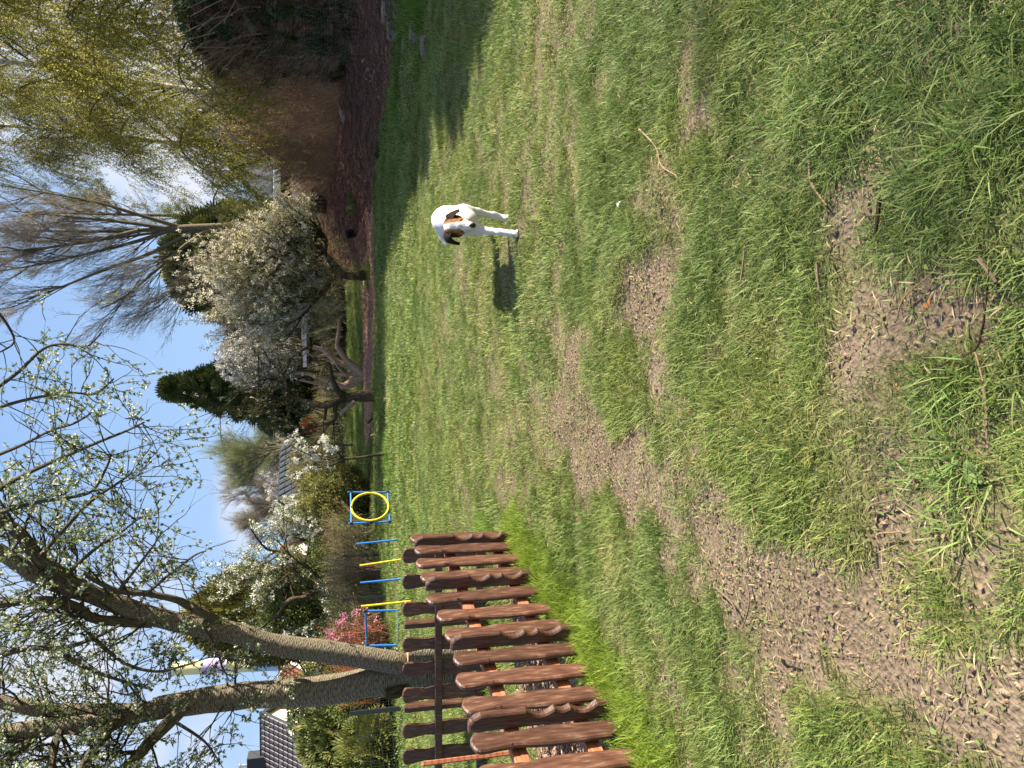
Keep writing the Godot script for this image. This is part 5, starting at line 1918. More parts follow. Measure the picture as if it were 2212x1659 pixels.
# ---------------------------------------------------------------- hedge, birches, tall bare tree
func hedges() -> void:
	var h := thing("conifer_hedge", "tall dark green clipped conifer hedge with browned patches along the right side", "hedge", Vector3(7.6, 0.75, -11.5))
	var g := Geo.new()
	for k in 26:
		var z := lerpf(-5.6, -16.5, k / 25.0)
		var x := 7.7 + rng.randf_range(-0.15, 0.15)
		limb(g, [Vector3(x, 0.6, z), Vector3(x + _rv().x * 0.1, 2.0, z + _rv().z * 0.1), Vector3(x, 3.4, z)], 0.07, 0.025, 6, 2)
	part("stems", g.mesh(M.bark_rough), h)
	var gi := Inst.new()
	for k in 11000:
		var z := rng.randf_range(-5.2, -16.8)
		var up := rng.randf()
		var top := 3.15 + 0.35 * nz.get_noise_2d(z * 3.0, 9.0) + 0.03 * (-z - 3.0)
		var y := 0.5 + up * (top - 0.5)
		var dep := pow(rng.randf(), 1.6)
		var bul := 0.22 * nz.get_noise_2d(z * 5.0, y * 5.0)
		var x := 6.75 - bul + dep * 1.7
		if rng.randf() < 0.25:
			y = top - rng.randf() * 0.15
			x = 6.8 + rng.randf() * 1.6
		var br := nz.get_noise_3d(z * 3.2, y * 3.2, 50.0) + 0.25 * smoothstep(-11.0, -16.0, z) + rng.randf_range(-0.15, 0.15)
		var c := Color(0.03, 0.055, 0.022).lerp(Color(0.065, 0.10, 0.035), rng.randf())
		if br > 0.22:
			c = Color(0.15, 0.085, 0.05).lerp(Color(0.22, 0.15, 0.10), rng.randf())
		gi.put(Vector3(x, y, z), db(Vector3(-0.7, rng.randf_range(0.0, 0.8), 0) + _rv() * 0.7, rng.randf_range(0.8, 1.5)), cj(c, 0.2))
	many("foliage", L.fan, gi, h)
	var ti := Inst.new()
	for k in 900:
		var z := rng.randf_range(-5.4, -17.0)
		ti.put(Vector3(6.7 + rng.randf() * 1.3, rng.randf_range(0.7, 3.4), z), db(Vector3(-0.6, 0.4, 0) + _rv() * 0.8, rng.randf_range(0.7, 1.2)), cj(Color(0.2, 0.14, 0.10), 0.3))
	many("twigs", L.bare0, ti, h)
	# dead brown part of the hedge
	var b := thing("brown_hedge", "dry brown leafless hedge of dense upright twigs at the back right", "hedge", Vector3(7.4, 0.75, -22.0))
	g = Geo.new()
	for k in 60:
		var z := lerpf(-16.0, -29.5, k / 59.0)
		var x := 7.3 + rng.randf_range(-0.3, 0.5)
		limb(g, [Vector3(x, 0.6, z), Vector3(x + rng.randf_range(-0.2, 0.1), 1.9, z), Vector3(x + rng.randf_range(-0.4, 0.2), 3.3 - 1.5 * smoothstep(-20.5, -27.0, z), z + 0.2)], 0.035, 0.012, 5, 2)
	for k in 520:
		var z := rng.randf_range(-12.0, -29.5)
		var x := rng.randf_range(6.6, 8.0)
		var y := rng.randf_range(2.1, 3.4) - 1.5 * smoothstep(-20.5, -27.0, z)
		var p := Vector3(x, y, z)
		var q := smooth([p, p + Vector3(-0.12, 0.35, rng.randf_range(-0.1, 0.1)), p + Vector3(rng.randf_range(-0.65, -0.2), rng.randf_range(0.6, 0.95), rng.randf_range(-0.3, 0.3))], 3)
		g.tube(q, taper(q.size(), 0.019, 0.008), 4)
	part("stems", g.mesh(M.bark_bare), b)
	var bi := Inst.new()
	for k in 3400:
		var z := rng.randf_range(-15.0, -30.0)
		var top := 3.2 + 0.45 * nz.get_noise_2d(z * 3.0, 29.0) - 1.5 * smoothstep(-20.5, -27.0, z)
		var y := rng.randf_range(0.35, top - 0.3)
		var dep := pow(rng.randf(), 1.8)
		bi.put(Vector3(6.75 + dep * 1.6 + 0.25 * nz.get_noise_2d(z * 4.0, y * 4.0), y, z), db(Vector3(-0.35, 1.0, 0) + _rv() * 0.55, rng.randf_range(0.7, 1.25)), cj(Color(0.26, 0.17, 0.115).lerp(Color(0.36, 0.26, 0.19), rng.randf()), 0.2))
	for k in 2600:
		var z := rng.randf_range(-15.0, -30.0)
		var y := rng.randf_range(0.4, 2.6 - 1.2 * smoothstep(-20.5, -27.0, z))
		bi.put(Vector3(rng.randf_range(7.7, 9.2), y, z), rb(rng.randf_range(0.9, 1.5)), cj(Color(0.12, 0.085, 0.06), 0.25))
	many("twigs", L.bare2, bi, b)
	# chicken wire in front of the hedge foot
	var w := Geo.new()
	var s := 0.034
	for i in 120:
		for j in 22:
			var c := Vector3(6.45, 0.68 + j * s * 1.5, -8.2 - i * s * 1.732 - (s * 0.866 if j % 2 else 0.0))
			c.y = height(6.45, c.z) + 0.02 + j * s * 1.5
			c.x += nz.get_noise_2d(c.y * 12.0, c.z * 12.0) * 0.08
			var p := []
			for k in 4:
				var a := PI / 2 + k * PI / 3
				p.append(c + Vector3(0, sin(a) * s, cos(a) * s))
			for k in 3:
				var e: Vector3 = (p[k + 1] - p[k]).cross(Vector3.RIGHT).normalized() * 0.0012
				w.quad(p[k] - e, p[k] + e, p[k + 1] + e, p[k + 1] - e, Vector3.LEFT)
	tag(part("chicken_wire", w.mesh(M.galvanised)), "hexagonal chicken wire hung before the dark foot of the conifer hedge", "wire netting")


func birch(called: String, label: String, base: Vector3, lean: Vector3, h: float, r: float, n: int, droop: int, c0: Color, c1: Color) -> void:
	var t := thing(called, label, "birch", base, "weeping birches behind the hedge")
	var g := Geo.new()
	var tr := limb(g, [base, base + lean * 0.3 + Vector3(0, h * 0.3, 0), base + lean * 0.65 + Vector3(0.06, h * 0.62, 0), base + lean + Vector3(0, h, 0)], r, 0.02, 10, 8, Color.WHITE, 0.03)
	part("trunk", g.mesh(M.bark_birch), t)
	g = Geo.new()
	var at := []
	for k in n:
		var f := rng.randf_range(0.16, 0.97)
		var i := int(f * (tr.size() - 1))
		var p := tr[i]
		var a := rng.randf() * TAU
		var o := Vector3(cos(a), 0, sin(a))
		var ln := lerpf(2.6, 0.9, f) * rng.randf_range(0.7, 1.2)
		var q := smooth([p, p + o * ln * 0.45 + Vector3(0, ln * 0.55, 0), p + o * ln * 0.85 + Vector3(0, ln * 0.62, 0), p + o * ln * 1.15 + Vector3(0, ln * 0.25, 0)], 5)
		g.tube(q, taper(q.size(), r * 0.35 * (1.1 - f), 0.006), 5)
		for j in range(3, q.size()):
			at.append(q[j])
			if rng.randf() < 0.6:
				var e := q[j] + _rv() * Vector3(0.6, 0.3, 0.6) + Vector3(0, 0.12, 0)
				g.tube(PackedVector3Array([q[j], q[j].lerp(e, 0.5) + Vector3(0, 0.06, 0), e]), PackedFloat32Array([0.008, 0.006, 0.004]), 3)
				at.append(e)
	part("limbs", g.mesh(M.bark_grey), t)
	var is_ := [Inst.new(), Inst.new(), Inst.new()]
	for k in droop:
		var p: Vector3 = at[rng.randi() % at.size()] + _rv() * 0.12
		var sc := rng.randf_range(0.7, 1.5)
		var b := Basis.from_euler(Vector3(rng.randf_range(-0.12, 0.12), rng.randf() * TAU, rng.randf_range(-0.12, 0.12))).scaled(Vector3(1.0, sc, 1.0))
		var m := clampf(0.5 + nz.get_noise_3d(p.x * 2.0, p.y * 2.0, p.z * 2.0) * 1.2, 0, 1)
		is_[k % 3].put(p, b, cj(c0.lerp(c1, m), 0.2))
	for k in 3:
		many("leaves", L["string%d" % k], is_[k], t)


func tall_trees() -> void:
	var y0 := Color(0.25, 0.25, 0.05)
	var y1 := Color(0.42, 0.385, 0.075)
	birch("birch_tree", "weeping birch in yellow-green young leaf at the right edge, nearest of the three", Vector3(8.5, 0.7, -17.0), Vector3(0.25, 0, 0.3), 12.5, 0.10, 56, 3600, y0, y1)
	birch("birch_tree", "weeping birch with a pale trunk above the brown hedge, middle of the three", Vector3(7.9, 0.7, -22.0), Vector3(0.7, 0, 0), 13.5, 0.13, 56, 3000, y0, y1)
	birch("birch_tree", "weeping birch with a pale trunk next to the grey house, leftmost of the three", Vector3(7.4, 0.6, -25.0), Vector3(0.3, 0, 0), 13.5, 0.12, 56, 3000, Color(0.21, 0.22, 0.06), Color(0.34, 0.33, 0.085))
	birch("birch_tree", "thinly leaved birch behind the hedge to the right of the view, shading the lawn", Vector3(12.6, 0.7, -3.2), Vector3(0.3, 0, 0.2), 8.4, 0.12, 40, 520, y0, y1)
	# bare upright tree
	var d := 31.0
	var b := Vector3(pt(700, 480, d).x, 0.2, -d)
	var t := thing("bare_poplar", "tall leafless tree with many fine upright branches fanning against the sky", "tree", b)
	var g := Geo.new()
	var tips := []
	var tr := limb(g, [b, pt(600, 486, d), pt(480, 490, d), pt(368, 495, d)], 0.18, 0.145, 9, 4, Color.WHITE, 0.05)
	var ls := [
		[[368, 495], [280, 498], [180, 500], [60, 498], [-60, 500]], [[375, 494], [300, 520], [200, 545], [90, 570], [-30, 590]], [[430, 492], [330, 545], [220, 585], [120, 625], [60, 645]],
		[[368, 494], [270, 480], [150, 468], [20, 455]], [[460, 490], [400, 530], [330, 590], [270, 640], [215, 668]], [[400, 494], [320, 470], [220, 440], [120, 420], [0, 400]], [[300, 498], [200, 520], [100, 535], [-20, 545]],
		[[500, 490], [460, 540], [410, 595], [370, 640]], [[440, 490], [350, 500], [240, 515], [130, 520]],
	]
	for e in ls:
		var q := []
		var dz := rng.randf_range(-1.6, 1.6)
		for i in e.size():
			q.append(pt(e[i][0], e[i][1], d + dz * float(i) / e.size()))
		var c := limb(g, q, 0.09, 0.018, 7, 5, Color.WHITE, 0.04)
		for k in 10:
			var f := rng.randf_range(0.12, 0.95)
			var i := mini(int(f * (c.size() - 1)), c.size() - 2)
			var dd := (c[i + 1] - c[i]).normalized()
			grow(g, c[i], (dd + _rv() * 0.55 + Vector3(-0.12, 0, 0)).normalized(), rng.randf_range(1.0, 2.0) * (1.15 - 0.4 * f), 0.026, 2, {"n": [0, 3, 3], "wig": 0.08, "up": 0.06, "ang": 0.42, "len": 0.62, "leafy": 1}, tips)
	part("trunk", g.mesh(M.bark_grey), t)
	var ti := [Inst.new(), Inst.new(), Inst.new()]
	for k in tips.size():
		if rng.randf() < 0.3:
			ti[k % 3].put(tips[k][0], db(tips[k][1] + _rv() * 0.35 + Vector3.UP * 0.15, rng.randf_range(1.0, 1.75)), cj(Color(0.27, 0.235, 0.19), 0.25))
	for k in 3:
		many("twigs", L["bare%d" % k], ti[k], t)
	# slim second stem with ivy-green leaves at its foot
	var s := thing("slim_tree", "slim dark-stemmed tree beside the tall leafless tree, left of the birches", "tree", Vector3(pt(700, 462, 33.0).x, 0.2, -33.0))
	g = Geo.new()
	tips = []
	var c2 := limb(g, [s.position, pt(560, 470, 33), pt(400, 466, 33), pt(200, 462, 33), pt(60, 458, 33)], 0.12, 0.025, 7, 6)
	for k in 30:
		var i := rng.randi_range(6, c2.size() - 2)
		grow(g, c2[i], (_rv() + Vector3.UP * 0.9).normalized(), rng.randf_range(0.9, 1.6), 0.022, 2, {"n": [0, 3, 4], "wig": 0.12, "up": 0.06, "ang": 0.5, "len": 0.6, "leafy": 1}, tips)
	part("trunk", g.mesh(M.bark_grey), s)
	var li := Inst.new()
	for q in tips:
		if rng.randf() < 0.8:
			li.put(q[0] + _rv() * 0.1, rb(rng.randf_range(1.0, 1.6)), cj(Color(0.15, 0.165, 0.05), 0.25))
	many("leaves", L.small, li, s)


# ---------------------------------------------------------------- the forked tree on the left
func forked_tree() -> void:
	var d := 5.75
	var b := pt(1018, 1452, d)
	b.y = -0.05
	var t := thing("forked_tree", "leafing fruit tree whose grey trunk forks low behind the picket fences, limbs crossing the sky", "tree", b)
	var g := Geo.new()
	limb(g, [b, pt(975, 1454, d), pt(925, 1453, d), pt(878, 1458, d)], 0.185, 0.145, 16, 5, Color.WHITE, 0.05)
	part("trunk", g.mesh(M.bark_cherry), t)
	var wood := Geo.new()
	var tips := []
	var arms := [
		# [points, r0, r1, twigs, name]
		[[[915, 1448], [865, 1436], [843, 1430], [717, 1409], [590, 1392], [506, 1367], [422, 1352], [337, 1333], [253, 1305], [200, 1284]], 0.092, 0.056, 5, 5.7, 5.35],
		[[[200, 1284], [126, 1261], [84, 1244], [42, 1219], [-10, 1185]], 0.060, 0.045, 16, 5.35, 5.2],
		[[[225, 1294], [160, 1258], [84, 1205], [40, 1150], [-10, 1120]], 0.05, 0.036, 16, 5.35, 5.2],
		[[[935, 1455], [869, 1462], [801, 1473], [717, 1489], [632, 1497], [548, 1501], [464, 1510], [380, 1523], [330, 1532]], 0.125, 0.076, 4, 5.75, 5.5],
		[[[345, 1532], [253, 1549], [169, 1565], [84, 1573], [-10, 1588]], 0.066, 0.052, 14, 5.5, 5.35],
		[[[350, 1528], [300, 1535], [126, 1535], [42, 1524], [-10, 1512]], 0.055, 0.042, 16, 5.5, 5.45],
		[[[400, 1526], [335, 1590], [300, 1630], [255, 1672]], 0.045, 0.030, 12, 5.45, 5.2],
		[[[255, 1552], [215, 1600], [170, 1670]], 0.036, 0.026, 12, 5.4, 5.1],
		[[[135, 1568], [115, 1620], [110, 1680]], 0.03, 0.024, 10, 5.4, 5.1],
		[[[90, 1572], [40, 1620], [-10, 1660]], 0.036, 0.028, 10, 5.4, 5.2],
		[[[330, 1346], [211, 1338], [169, 1312], [105, 1296], [-10, 1306]], 0.034, 0.022, 16, 5.4, 5.1],
		[[[485, 1356], [455, 1333], [405, 1307], [380, 1295], [316, 1282], [253, 1276], [180, 1240]], 0.036, 0.014, 11, 5.5, 5.2],
		[[[575, 1394], [590, 1378], [570, 1370], [530, 1372]], 0.024, 0.012, 1, 5.65, 5.6],
		[[[-10, 1062], [60, 1022], [140, 986], [210, 956], [270, 932], [312, 912]], 0.016, 0.005, 16, 5.0, 4.8],
		[[[-10, 840], [40, 803], [93, 754], [138, 743], [186, 749], [220, 717]], 0.012, 0.004, 8, 4.9, 4.8],
		[[[-10, 882], [63, 862], [149, 848], [205, 851], [246, 818]], 0.011, 0.004, 9, 4.9, 4.8],
		[[[-10, 668], [15, 700], [30, 740], [-10, 765]], 0.009, 0.004, 7, 4.8, 4.8],
		[[[-10, 1110], [80, 1085], [150, 1075], [200, 1060], [230, 1010], [240, 980]], 0.013, 0.005, 14, 5.0, 4.8],
		[[[84, 1205], [150, 1130], [200, 1080], [260, 1040], [285, 1020]], 0.016, 0.005, 14, 5.2, 4.9],
		[[[-10, 985], [50, 960], [110, 930], [160, 915], [200, 890]], 0.011, 0.004, 12, 4.9, 4.7],
		[[[126, 1261], [200, 1190], [260, 1150], [300, 1120]], 0.015, 0.005, 12, 5.3, 5.0],
		[[[126, 1300], [250, 1420], [330, 1450], [390, 1440], [450, 1420]], 0.014, 0.004, 14, 5.2, 5.0],
		[[[100, 1390], [180, 1440], [260, 1470], [330, 1490]], 0.016, 0.006, 14, 5.3, 5.1],
		[[[-10, 1420], [60, 1400], [130, 1400], [200, 1380], [260, 1350]], 0.02, 0.008, 14, 5.2, 5.0],
		[[[380, 1560], [440, 1600], [470, 1640]], 0.012, 0.004, 9, 5.3, 5.1],
		[[[316, 1282], [380, 1230], [420, 1200], [445, 1190]], 0.012, 0.004, 11, 5.3, 5.1],
		[[[255, 1278], [300, 1220], [330, 1180], [350, 1150]], 0.012, 0.004, 10, 5.2, 5.0],
		[[[440, 1350], [470, 1410], [480, 1440], [495, 1470]], 0.011, 0.004, 6, 5.4, 5.3],
		[[[600, 1398], [640, 1425], [660, 1455]], 0.009, 0.003, 5, 5.6, 5.5],
	]
	for e in arms:
		var q := []
		var m: int = e[0].size()
		for i in m:
			q.append(pt(e[0][i][0], e[0][i][1], lerpf(e[4], e[5], float(i) / (m - 1))))
		var big: bool = e[1] > 0.05
		var gg: Geo = Geo.new() if big else wood
		var c := limb(gg, q, e[1], e[2], 14 if big else 8, 5, Color.WHITE, 0.05)
		if big:
			part("limb", gg.mesh(M.bark_cherry), t)
		for k in e[3]:
			var lo := 0.62 if e[4] > 5.6 else 0.08
			var f := rng.randf_range(lo, 1.0)
			var i := mini(int(f * (c.size() - 1)), c.size() - 2)
			var dd := (c[i + 1] - c[i]).normalized()
			var sd := (dd.cross(_rv()).normalized() + dd * 0.5 + Vector3(0, 0.1, 0)).normalized()
			var l2 := rng.randf_range(0.22, 0.5) if big else rng.randf_range(0.15, 0.36)
			grow(wood, c[i], sd, l2, clampf(e[2] * 0.4, 0.0035, 0.009), 2 if big or e[1] > 0.02 else 1, {"n": [0, 2, 3], "wig": 0.25, "up": 0.02, "ang": 0.75, "len": 0.68, "leafy": 1, "tip": 0.5}, tips)
	part("branches", wood.mesh(M.bark_grey), t)
	# sawn stubs
	g = Geo.new()
	limb(g, [pt(1000, 1418, d - 0.1), pt(940, 1413, d - 0.15), pt(882, 1412, d - 0.15)], 0.085, 0.072, 14, 3, Color.WHITE, 0.05)
	var st := part("sawn_stub", g.mesh(M.bark_cherry), t)
	g = Geo.new()
	var ct := pt(881, 1412, d - 0.15)
	g.tube(PackedVector3Array([ct - Vector3(0, 0.01, 0), ct + Vector3(0, 0.004, 0)]), PackedFloat32Array([0.069, 0.069]), 14, Color.WHITE, true)
	part("cut_face", g.mesh(M.cut_wood), st)
	g = Geo.new()
	limb(g, [pt(885, 1475, d - 0.08), pt(855, 1493, d - 0.15), pt(832, 1500, d - 0.18)], 0.06, 0.03, 10, 3, Color.WHITE, 0.25)
	part("broken_stub", g.mesh(M.bark_rough), t)
	var si := [Inst.new(), Inst.new(), Inst.new(), Inst.new()]
	for k in tips.size():
		if rng.randf() < 0.13:
			si[k % 4].put(tips[k][0], db(tips[k][1] + _rv() * 0.5, rng.randf_range(0.55, 0.95)), cj(Color.WHITE, 0.15))
	for k in 4:
		many("leafy_twigs", L["spray%d" % k], si[k], t)


# ---------------------------------------------------------------- small things
func rock(p: Vector3, s: Vector3, sd: float) -> ArrayMesh:
	var sp := SphereMesh.new()
	sp.radial_segments = 18
	sp.rings = 10
	sp.radius = 1.0
	sp.height = 2.0
	var a := sp.get_mesh_arrays()
	var v: PackedVector3Array = a[Mesh.ARRAY_VERTEX]
	var ix: PackedInt32Array = a[Mesh.ARRAY_INDEX]
	var g := Geo.new()
	for i in v.size():
		var q := v[i]
		var k := 1.0 + 0.45 * nzf.get_noise_3d(q.x * 9.0 + sd, q.y * 9.0, q.z * 9.0) + 0.2 * nzf.get_noise_3d(q.x * 30.0, q.y * 30.0 + sd, q.z * 30.0)
		q = Vector3(clampf(q.x * k, -0.85, 0.85), clampf(q.y * k, -0.75, 0.72), clampf(q.z * k, -0.85, 0.85))
		v[i] = p + q * s
	for i in range(0, ix.size(), 3):
		var A := v[ix[i]]
		var B := v[ix[i + 1]]
		var C := v[ix[i + 2]]
		if (B - A).cross(C - A).length() > 1e-8:
			g.tri(A, B, C, (A + B + C) / 3.0 - p)
	return g.mesh(M.rock)



func small_things() -> void:
	var rocks := [[848, 8, 0.42, "large flat grey stone in the rock edging at the upper right corner"], [868, 24, 0.30, "rounded grey stone in front of the flat edging stone"], [857, 66, 0.36, "pale boulder half hidden by grass in the rock edging"], [878, 98, 0.2, "small stone at the end of the rock edging, farthest from the right edge"], [905, 70, 0.30, "low dark stone sunk in the grass beside the rock edging"], [928, 100, 0.24, "half-buried stone nearest this side of the rock edging"], [838, 36, 0.22, "small pale stone behind the large flat one"]]
	var k := 0
	for e in rocks:
		var p := gp(e[0], e[1])
		tag(part("edging_stone", rock(p + Vector3(0, e[2] * 0.12, 0), Vector3(e[2] * 0.5, e[2] * 0.3, e[2] * 0.4), k * 7.3)), e[3], "stone", "stones edging the bank on the right")
		k += 1
	# pot
	var p := gp(772, 503)
	var g := Geo.new()
	var prof := [[0.0, 0.10], [0.02, 0.105], [0.25, 0.135], [0.252, 0.148], [0.275, 0.148], [0.275, 0.135], [0.24, 0.13], [0.03, 0.095]]
	var ax := Vector3(-0.22, 1, 0.12).normalized()
	var pts := PackedVector3Array()
	var rs := PackedFloat32Array()
	for e in prof:
		pts.append(p + ax * e[0] + Vector3(0, 0.01, 0))
		rs.append(e[1])
	var sx := ax.cross(Vector3.FORWARD).normalized()
	var sy := ax.cross(sx)
	for i in prof.size() - 1:
		for j in 24:
			var a0 := TAU * j / 24
			var a1 := TAU * (j + 1) / 24
			var o0 := sx * cos(a0) + sy * sin(a0)
			var o1 := sx * cos(a1) + sy * sin(a1)
			g.quad(pts[i] + o0 * rs[i], pts[i] + o1 * rs[i], pts[i + 1] + o1 * rs[i + 1], pts[i + 1] + o0 * rs[i + 1], o0 * (-1.0 if i >= 5 else 1.0) + ax * 0.2)
	for j in 24:
		var a0 := TAU * j / 24
		var a1 := TAU * (j + 1) / 24
		g.tri(pts[7], pts[7] + (sx * cos(a0) + sy * sin(a0)) * rs[7], pts[7] + (sx * cos(a1) + sy * sin(a1)) * rs[7], ax)
	tag(part("plant_pot", g.mesh(M.pot)), "empty black plastic plant pot tilted on the ground at the lawn's far right edge", "plant pot")
	# weathered plank end on the bank, white birch stick
	p = gp(748, 250)
	g = Geo.new()
	g.box(Transform3D(Basis.from_euler(Vector3(0.3, 0.6, 0.25)), p + Vector3(0, 0.06, 0)), Vector3(0.42, 0.035, 0.16), Color.WHITE, 0.006)
	g.box(Transform3D(Basis.from_euler(Vector3(0.2, 0.6, 0.1)), p + Vector3(0.02, 0.02, 0.03)), Vector3(0.36, 0.03, 0.12), Color.WHITE, 0.006)
	tag(part("old_plank", g.mesh(M.rock)), "short weathered grey piece of board lying on the mulch below the hedge", "board")
	p = gp(727, 328)
	g = Geo.new()
	limb(g, [p, p.lerp(pt(690, 325, -p.z + 0.05), 0.5) + Vector3(0.01, 0, 0), pt(660, 322, -p.z + 0.1)], 0.026, 0.014, 8, 3, Color.WHITE, 0.1)
	tag(part("birch_stick", g.mesh(M.bark_birch)), "thin white birch stick propped against the brown hedge", "stick")
	# pale dry stalks on the bank edge
	var ro := thing("dry_stalks", "handful of curved pale dry stalks lying on the mulch near the stones", "dry stalks", gp(806, 165))
	for e in [[[[790, 135], [793, 128], [800, 137]], 0.012], [[[805, 176], [795, 168], [793, 155], [802, 148]], 0.014], [[[800, 163], [808, 166], [815, 152]], 0.012], [[[807, 160], [812, 175], [818, 180]], 0.01], [[[802, 172], [804, 192], [808, 198]], 0.008], [[[818, 195], [824, 190], [826, 200]], 0.01], [[[818, 210], [824, 208], [825, 214]], 0.016]]:
		var q := []
		for s in e[0]:
			q.append(gp(s[0], s[1]) + Vector3(0, 0.02, 0))
		g = Geo.new()
		limb(g, q, e[1], e[1] * 0.6, 6, 4, Color.WHITE, 0.1)
		part("stalk", g.mesh(M.cut_wood), ro)
	# twigs on the lawn in front
	var tw := [
		[[[1399, 280], [1430, 318], [1446, 359], [1470, 378], [1500, 388]], 0.0026, "long thin curved twig lying in the dark green grass right of the centre", "cut_wood"],
		[[[1775, 350], [1800, 398], [1823, 446]], 0.0034, "straight pale straw stalk leading to the bare patch on the right", "cut_wood"],
		[[[1934, 433], [1928, 472], [1923, 509]], 0.005, "short dark stick in the bare patch on the right", "bark_rough"],
		[[[1974, 675], [2010, 640], [2050, 585]], 0.002, "thin tan stem across the bare soil low in the middle", "cut_wood"],
		[[[2055, 801], [2100, 785], [2130, 756], [2158, 715], [2170, 690], [2191, 600]], 0.0026, "long bowed brown root curving over the bare soil near the bottom", "bark_rough"],
		[[[2160, 562], [2185, 580], [2225, 612]], 0.0042, "thick pale grey twig running out of the bottom edge", "bark_bare"],
		[[[2130, 761], [2148, 795], [2163, 823]], 0.002, "short pale stalk just left of the bowed root", "cut_wood"],
		[[[1795, 570], [1800, 600], [1810, 627]], 0.0036, "short knobbly tan twig in the middle of the lawn", "bark_bare"],
		[[[1616, 605], [1624, 570], [1626, 529]], 0.003, "dry seed stalk in the grass behind the knobbly twig", "bark_bare"],
		[[[1573, 1269], [1595, 1300], [1621, 1325]], 0.0034, "straight pale stick on the bare soil left of the centre", "bark_bare"],
		[[[1631, 1252], [1634, 1300], [1641, 1355]], 0.0028, "straight brown stick beside the pale one on the bare soil", "bark_bare"],
		[[[1702, 1400], [1720, 1415], [1740, 1426]], 0.004, "short thick pale stick lower on the bare soil", "bark_bare"],
		[[[1803, 1400], [1815, 1430], [1828, 1453]], 0.003, "grey stick at the edge of the leftmost bare soil", "bark_grey"],
		[[[2170, 836], [2180, 880], [2186, 947]], 0.003, "pale root at the bottom edge left of the middle", "bark_bare"],
		[[[1898, 1103], [1925, 1088], [1954, 1078]], 0.003, "tan stick between the grass tufts in front of the bare path", "bark_bare"],
		[[[1640, 1090], [1660, 1130], [1695, 1135]], 0.0018, "thin bent straw on the bare path", "cut_wood"],
		[[[1930, 1160], [1945, 1150], [1962, 1148]], 0.003, "short straw among the low clover on the left", "cut_wood"],
	]
	for e in tw:
		var q := []
		for s in e[0]:
			q.append(gp(s[0], s[1]) + Vector3(0, 0.012 + e[1] * 2.0, 0))
		g = Geo.new()
		limb(g, q, e[1], e[1] * 0.6, 7, 6, Color.WHITE, 0.2)
		tag(part("fallen_twig", g.mesh(M[e[3]])), e[2], "twig")
	var lv := [
		[1608, 400, 0.0121, Color(0.35, 0.27, 0.13), "curled tan dead leaf in the green grass on the right"], [1228, 531, 0.0165, Color(0.32, 0.2, 0.08), "orange-brown dead leaf on the lawn before the dog"], [2044, 665, 0.0165, Color(0.32, 0.15, 0.05), "rust-coloured conifer sprig on the bare soil at the bottom"],
		[1917, 326, 0.0077, Color(0.32, 0.16, 0.08), "tiny rust-red leaf scrap among the grass on the right"], [1810, 300, 0.0099, Color(0.3, 0.26, 0.12), "small ochre leaf scrap in the grass below the straw stalk"], [2000, 838, 0.0110, Color(0.32, 0.2, 0.08), "rusty leaf fragment between the grass tufts low in the middle"], [1350, 440, 0.0154, Color(0.75, 0.74, 0.7), "small white feather on the lawn behind the curved twig"],
	]
	for e in lv:
		p = gp(e[0], e[1]) + Vector3(0, 0.022, 0)
		g = Geo.new()
		for j in 5:
			var a := -0.9 + 0.45 * j
			var dd := Vector3(sin(a + e[0]), 0.15, cos(a + e[0])).normalized()
			g.leaf(p + _rv() * 0.004, dd, (Vector3.UP + _rv() * 0.3).normalized(), e[2] * rng.randf_range(0.8, 1.2), e[2] * 0.4, cj(e[3], 0.15), 0.35)
		tag(part("dead_leaf", g.mesh(M.leaf)), e[4], "leaf")
	# broad-leaved weed
	p = gp(2112, 1022)
	var wd := thing("dock_weed", "broad-leaved green weed growing on the bare soil at lower left", "weed", p)
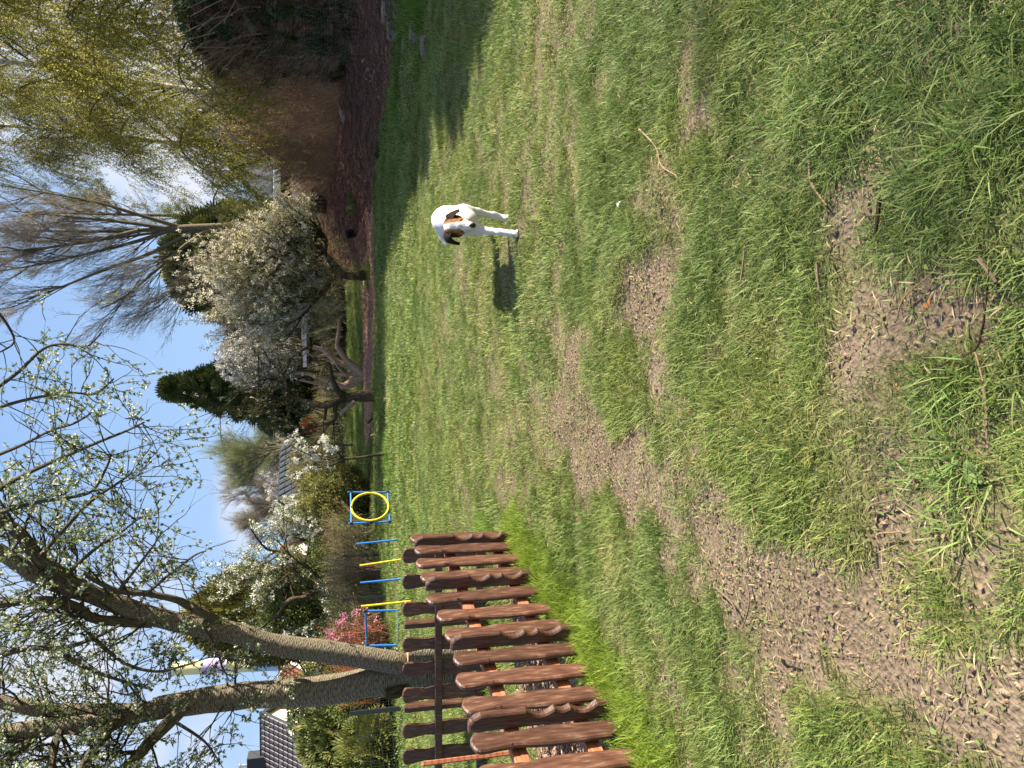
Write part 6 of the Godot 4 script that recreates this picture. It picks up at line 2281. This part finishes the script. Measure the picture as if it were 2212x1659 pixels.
	for j in 7:
		var a := TAU * j / 7 + 0.3
		g = Geo.new()
		var dd := Vector3(cos(a), 0.28, sin(a)).normalized()
		var s := dd.cross(Vector3.UP).normalized()
		var nn := s.cross(dd).normalized()
		var l := rng.randf_range(0.02, 0.03)
		var col := cj(Color(0.16, 0.22, 0.08), 0.15)
		for h in [-1.0, 1.0]:
			var pr := Vector3.ZERO
			for i in 6:
				var t0 := i / 6.0
				var t1 := (i + 1) / 6.0
				var w0 := 0.4 * l * sin(PI * pow(t0, 0.75))
				var w1 := 0.4 * l * sin(PI * pow(t1, 0.75))
				var c0 := p + Vector3(0, 0.008, 0) + dd * l * t0 - nn * l * 0.35 * t0 * t0
				var c1 := p + Vector3(0, 0.008, 0) + dd * l * t1 - nn * l * 0.35 * t1 * t1
				g.quad(c0, c1, c1 + s * h * w1 + nn * w1 * 0.35, c0 + s * h * w0 + nn * w0 * 0.35, nn, col)
		part("leaf", g.mesh(M.leaf), wd)


func _ready() -> void:
	nz.seed = 3
	nz.noise_type = FastNoiseLite.TYPE_SIMPLEX_SMOOTH
	nz.frequency = 0.35
	nz.fractal_octaves = 3
	nzf.seed = 9
	nzf.noise_type = FastNoiseLite.TYPE_SIMPLEX_SMOOTH
	nzf.frequency = 0.1
	nzf.fractal_octaves = 2
	rng.seed = 20240
	light_and_lens()
	materials()
	leaf_meshes()
	for e in [[1385, 640, 30, 85, 0.95], [1530, 258, 32, 34, 0.9], [1862, 442, 50, 52, 0.85], [2060, 690, 95, 85, 0.85], [2170, 640, 40, 40, 0.7], [1960, 1050, 40, 75, 0.85], [1690, 720, 26, 60, 0.6], [1440, 830, 30, 60, 0.6], [1910, 620, 30, 40, 0.5], [2160, 920, 40, 60, 0.6], [1240, 830, 40, 70, 0.4], [1150, 930, 40, 90, 0.25], [1560, 760, 26, 50, 0.55], [2120, 190, 30, 40, 0.5], [1060, 900, 25, 90, 0.15], [2130, 1230, 60, 90, 0.45]]:
		var p := gp(e[0], e[1])
		var a := gp(e[0] - e[2], e[1])
		var b := gp(e[0] + e[2], e[1])
		bares.append([Vector2(p.x, p.z), absf(p.z) * 1.05 * e[3] / F, maxf(absf(a.z - b.z) * 0.5, 0.05), e[4]])
	for e in [[1225, 915, 70], [1320, 980, 80], [1450, 1085, 95], [1600, 1200, 110], [1750, 1310, 115], [1950, 1430, 125], [2150, 1570, 140]]:
		var p := gp(e[0], e[1])
		trail.append(Vector3(p.x, absf(p.z) * 1.05 * e[2] / F, p.z))
	ground()
	beds()
	houses()
	hedges()
	tall_trees()
	background_plants()
	blossom_tree()
	pruned_trees()
	forked_tree()
	wire_fence()
	fences()
	agility()
	dog()
	small_things()
	grass()
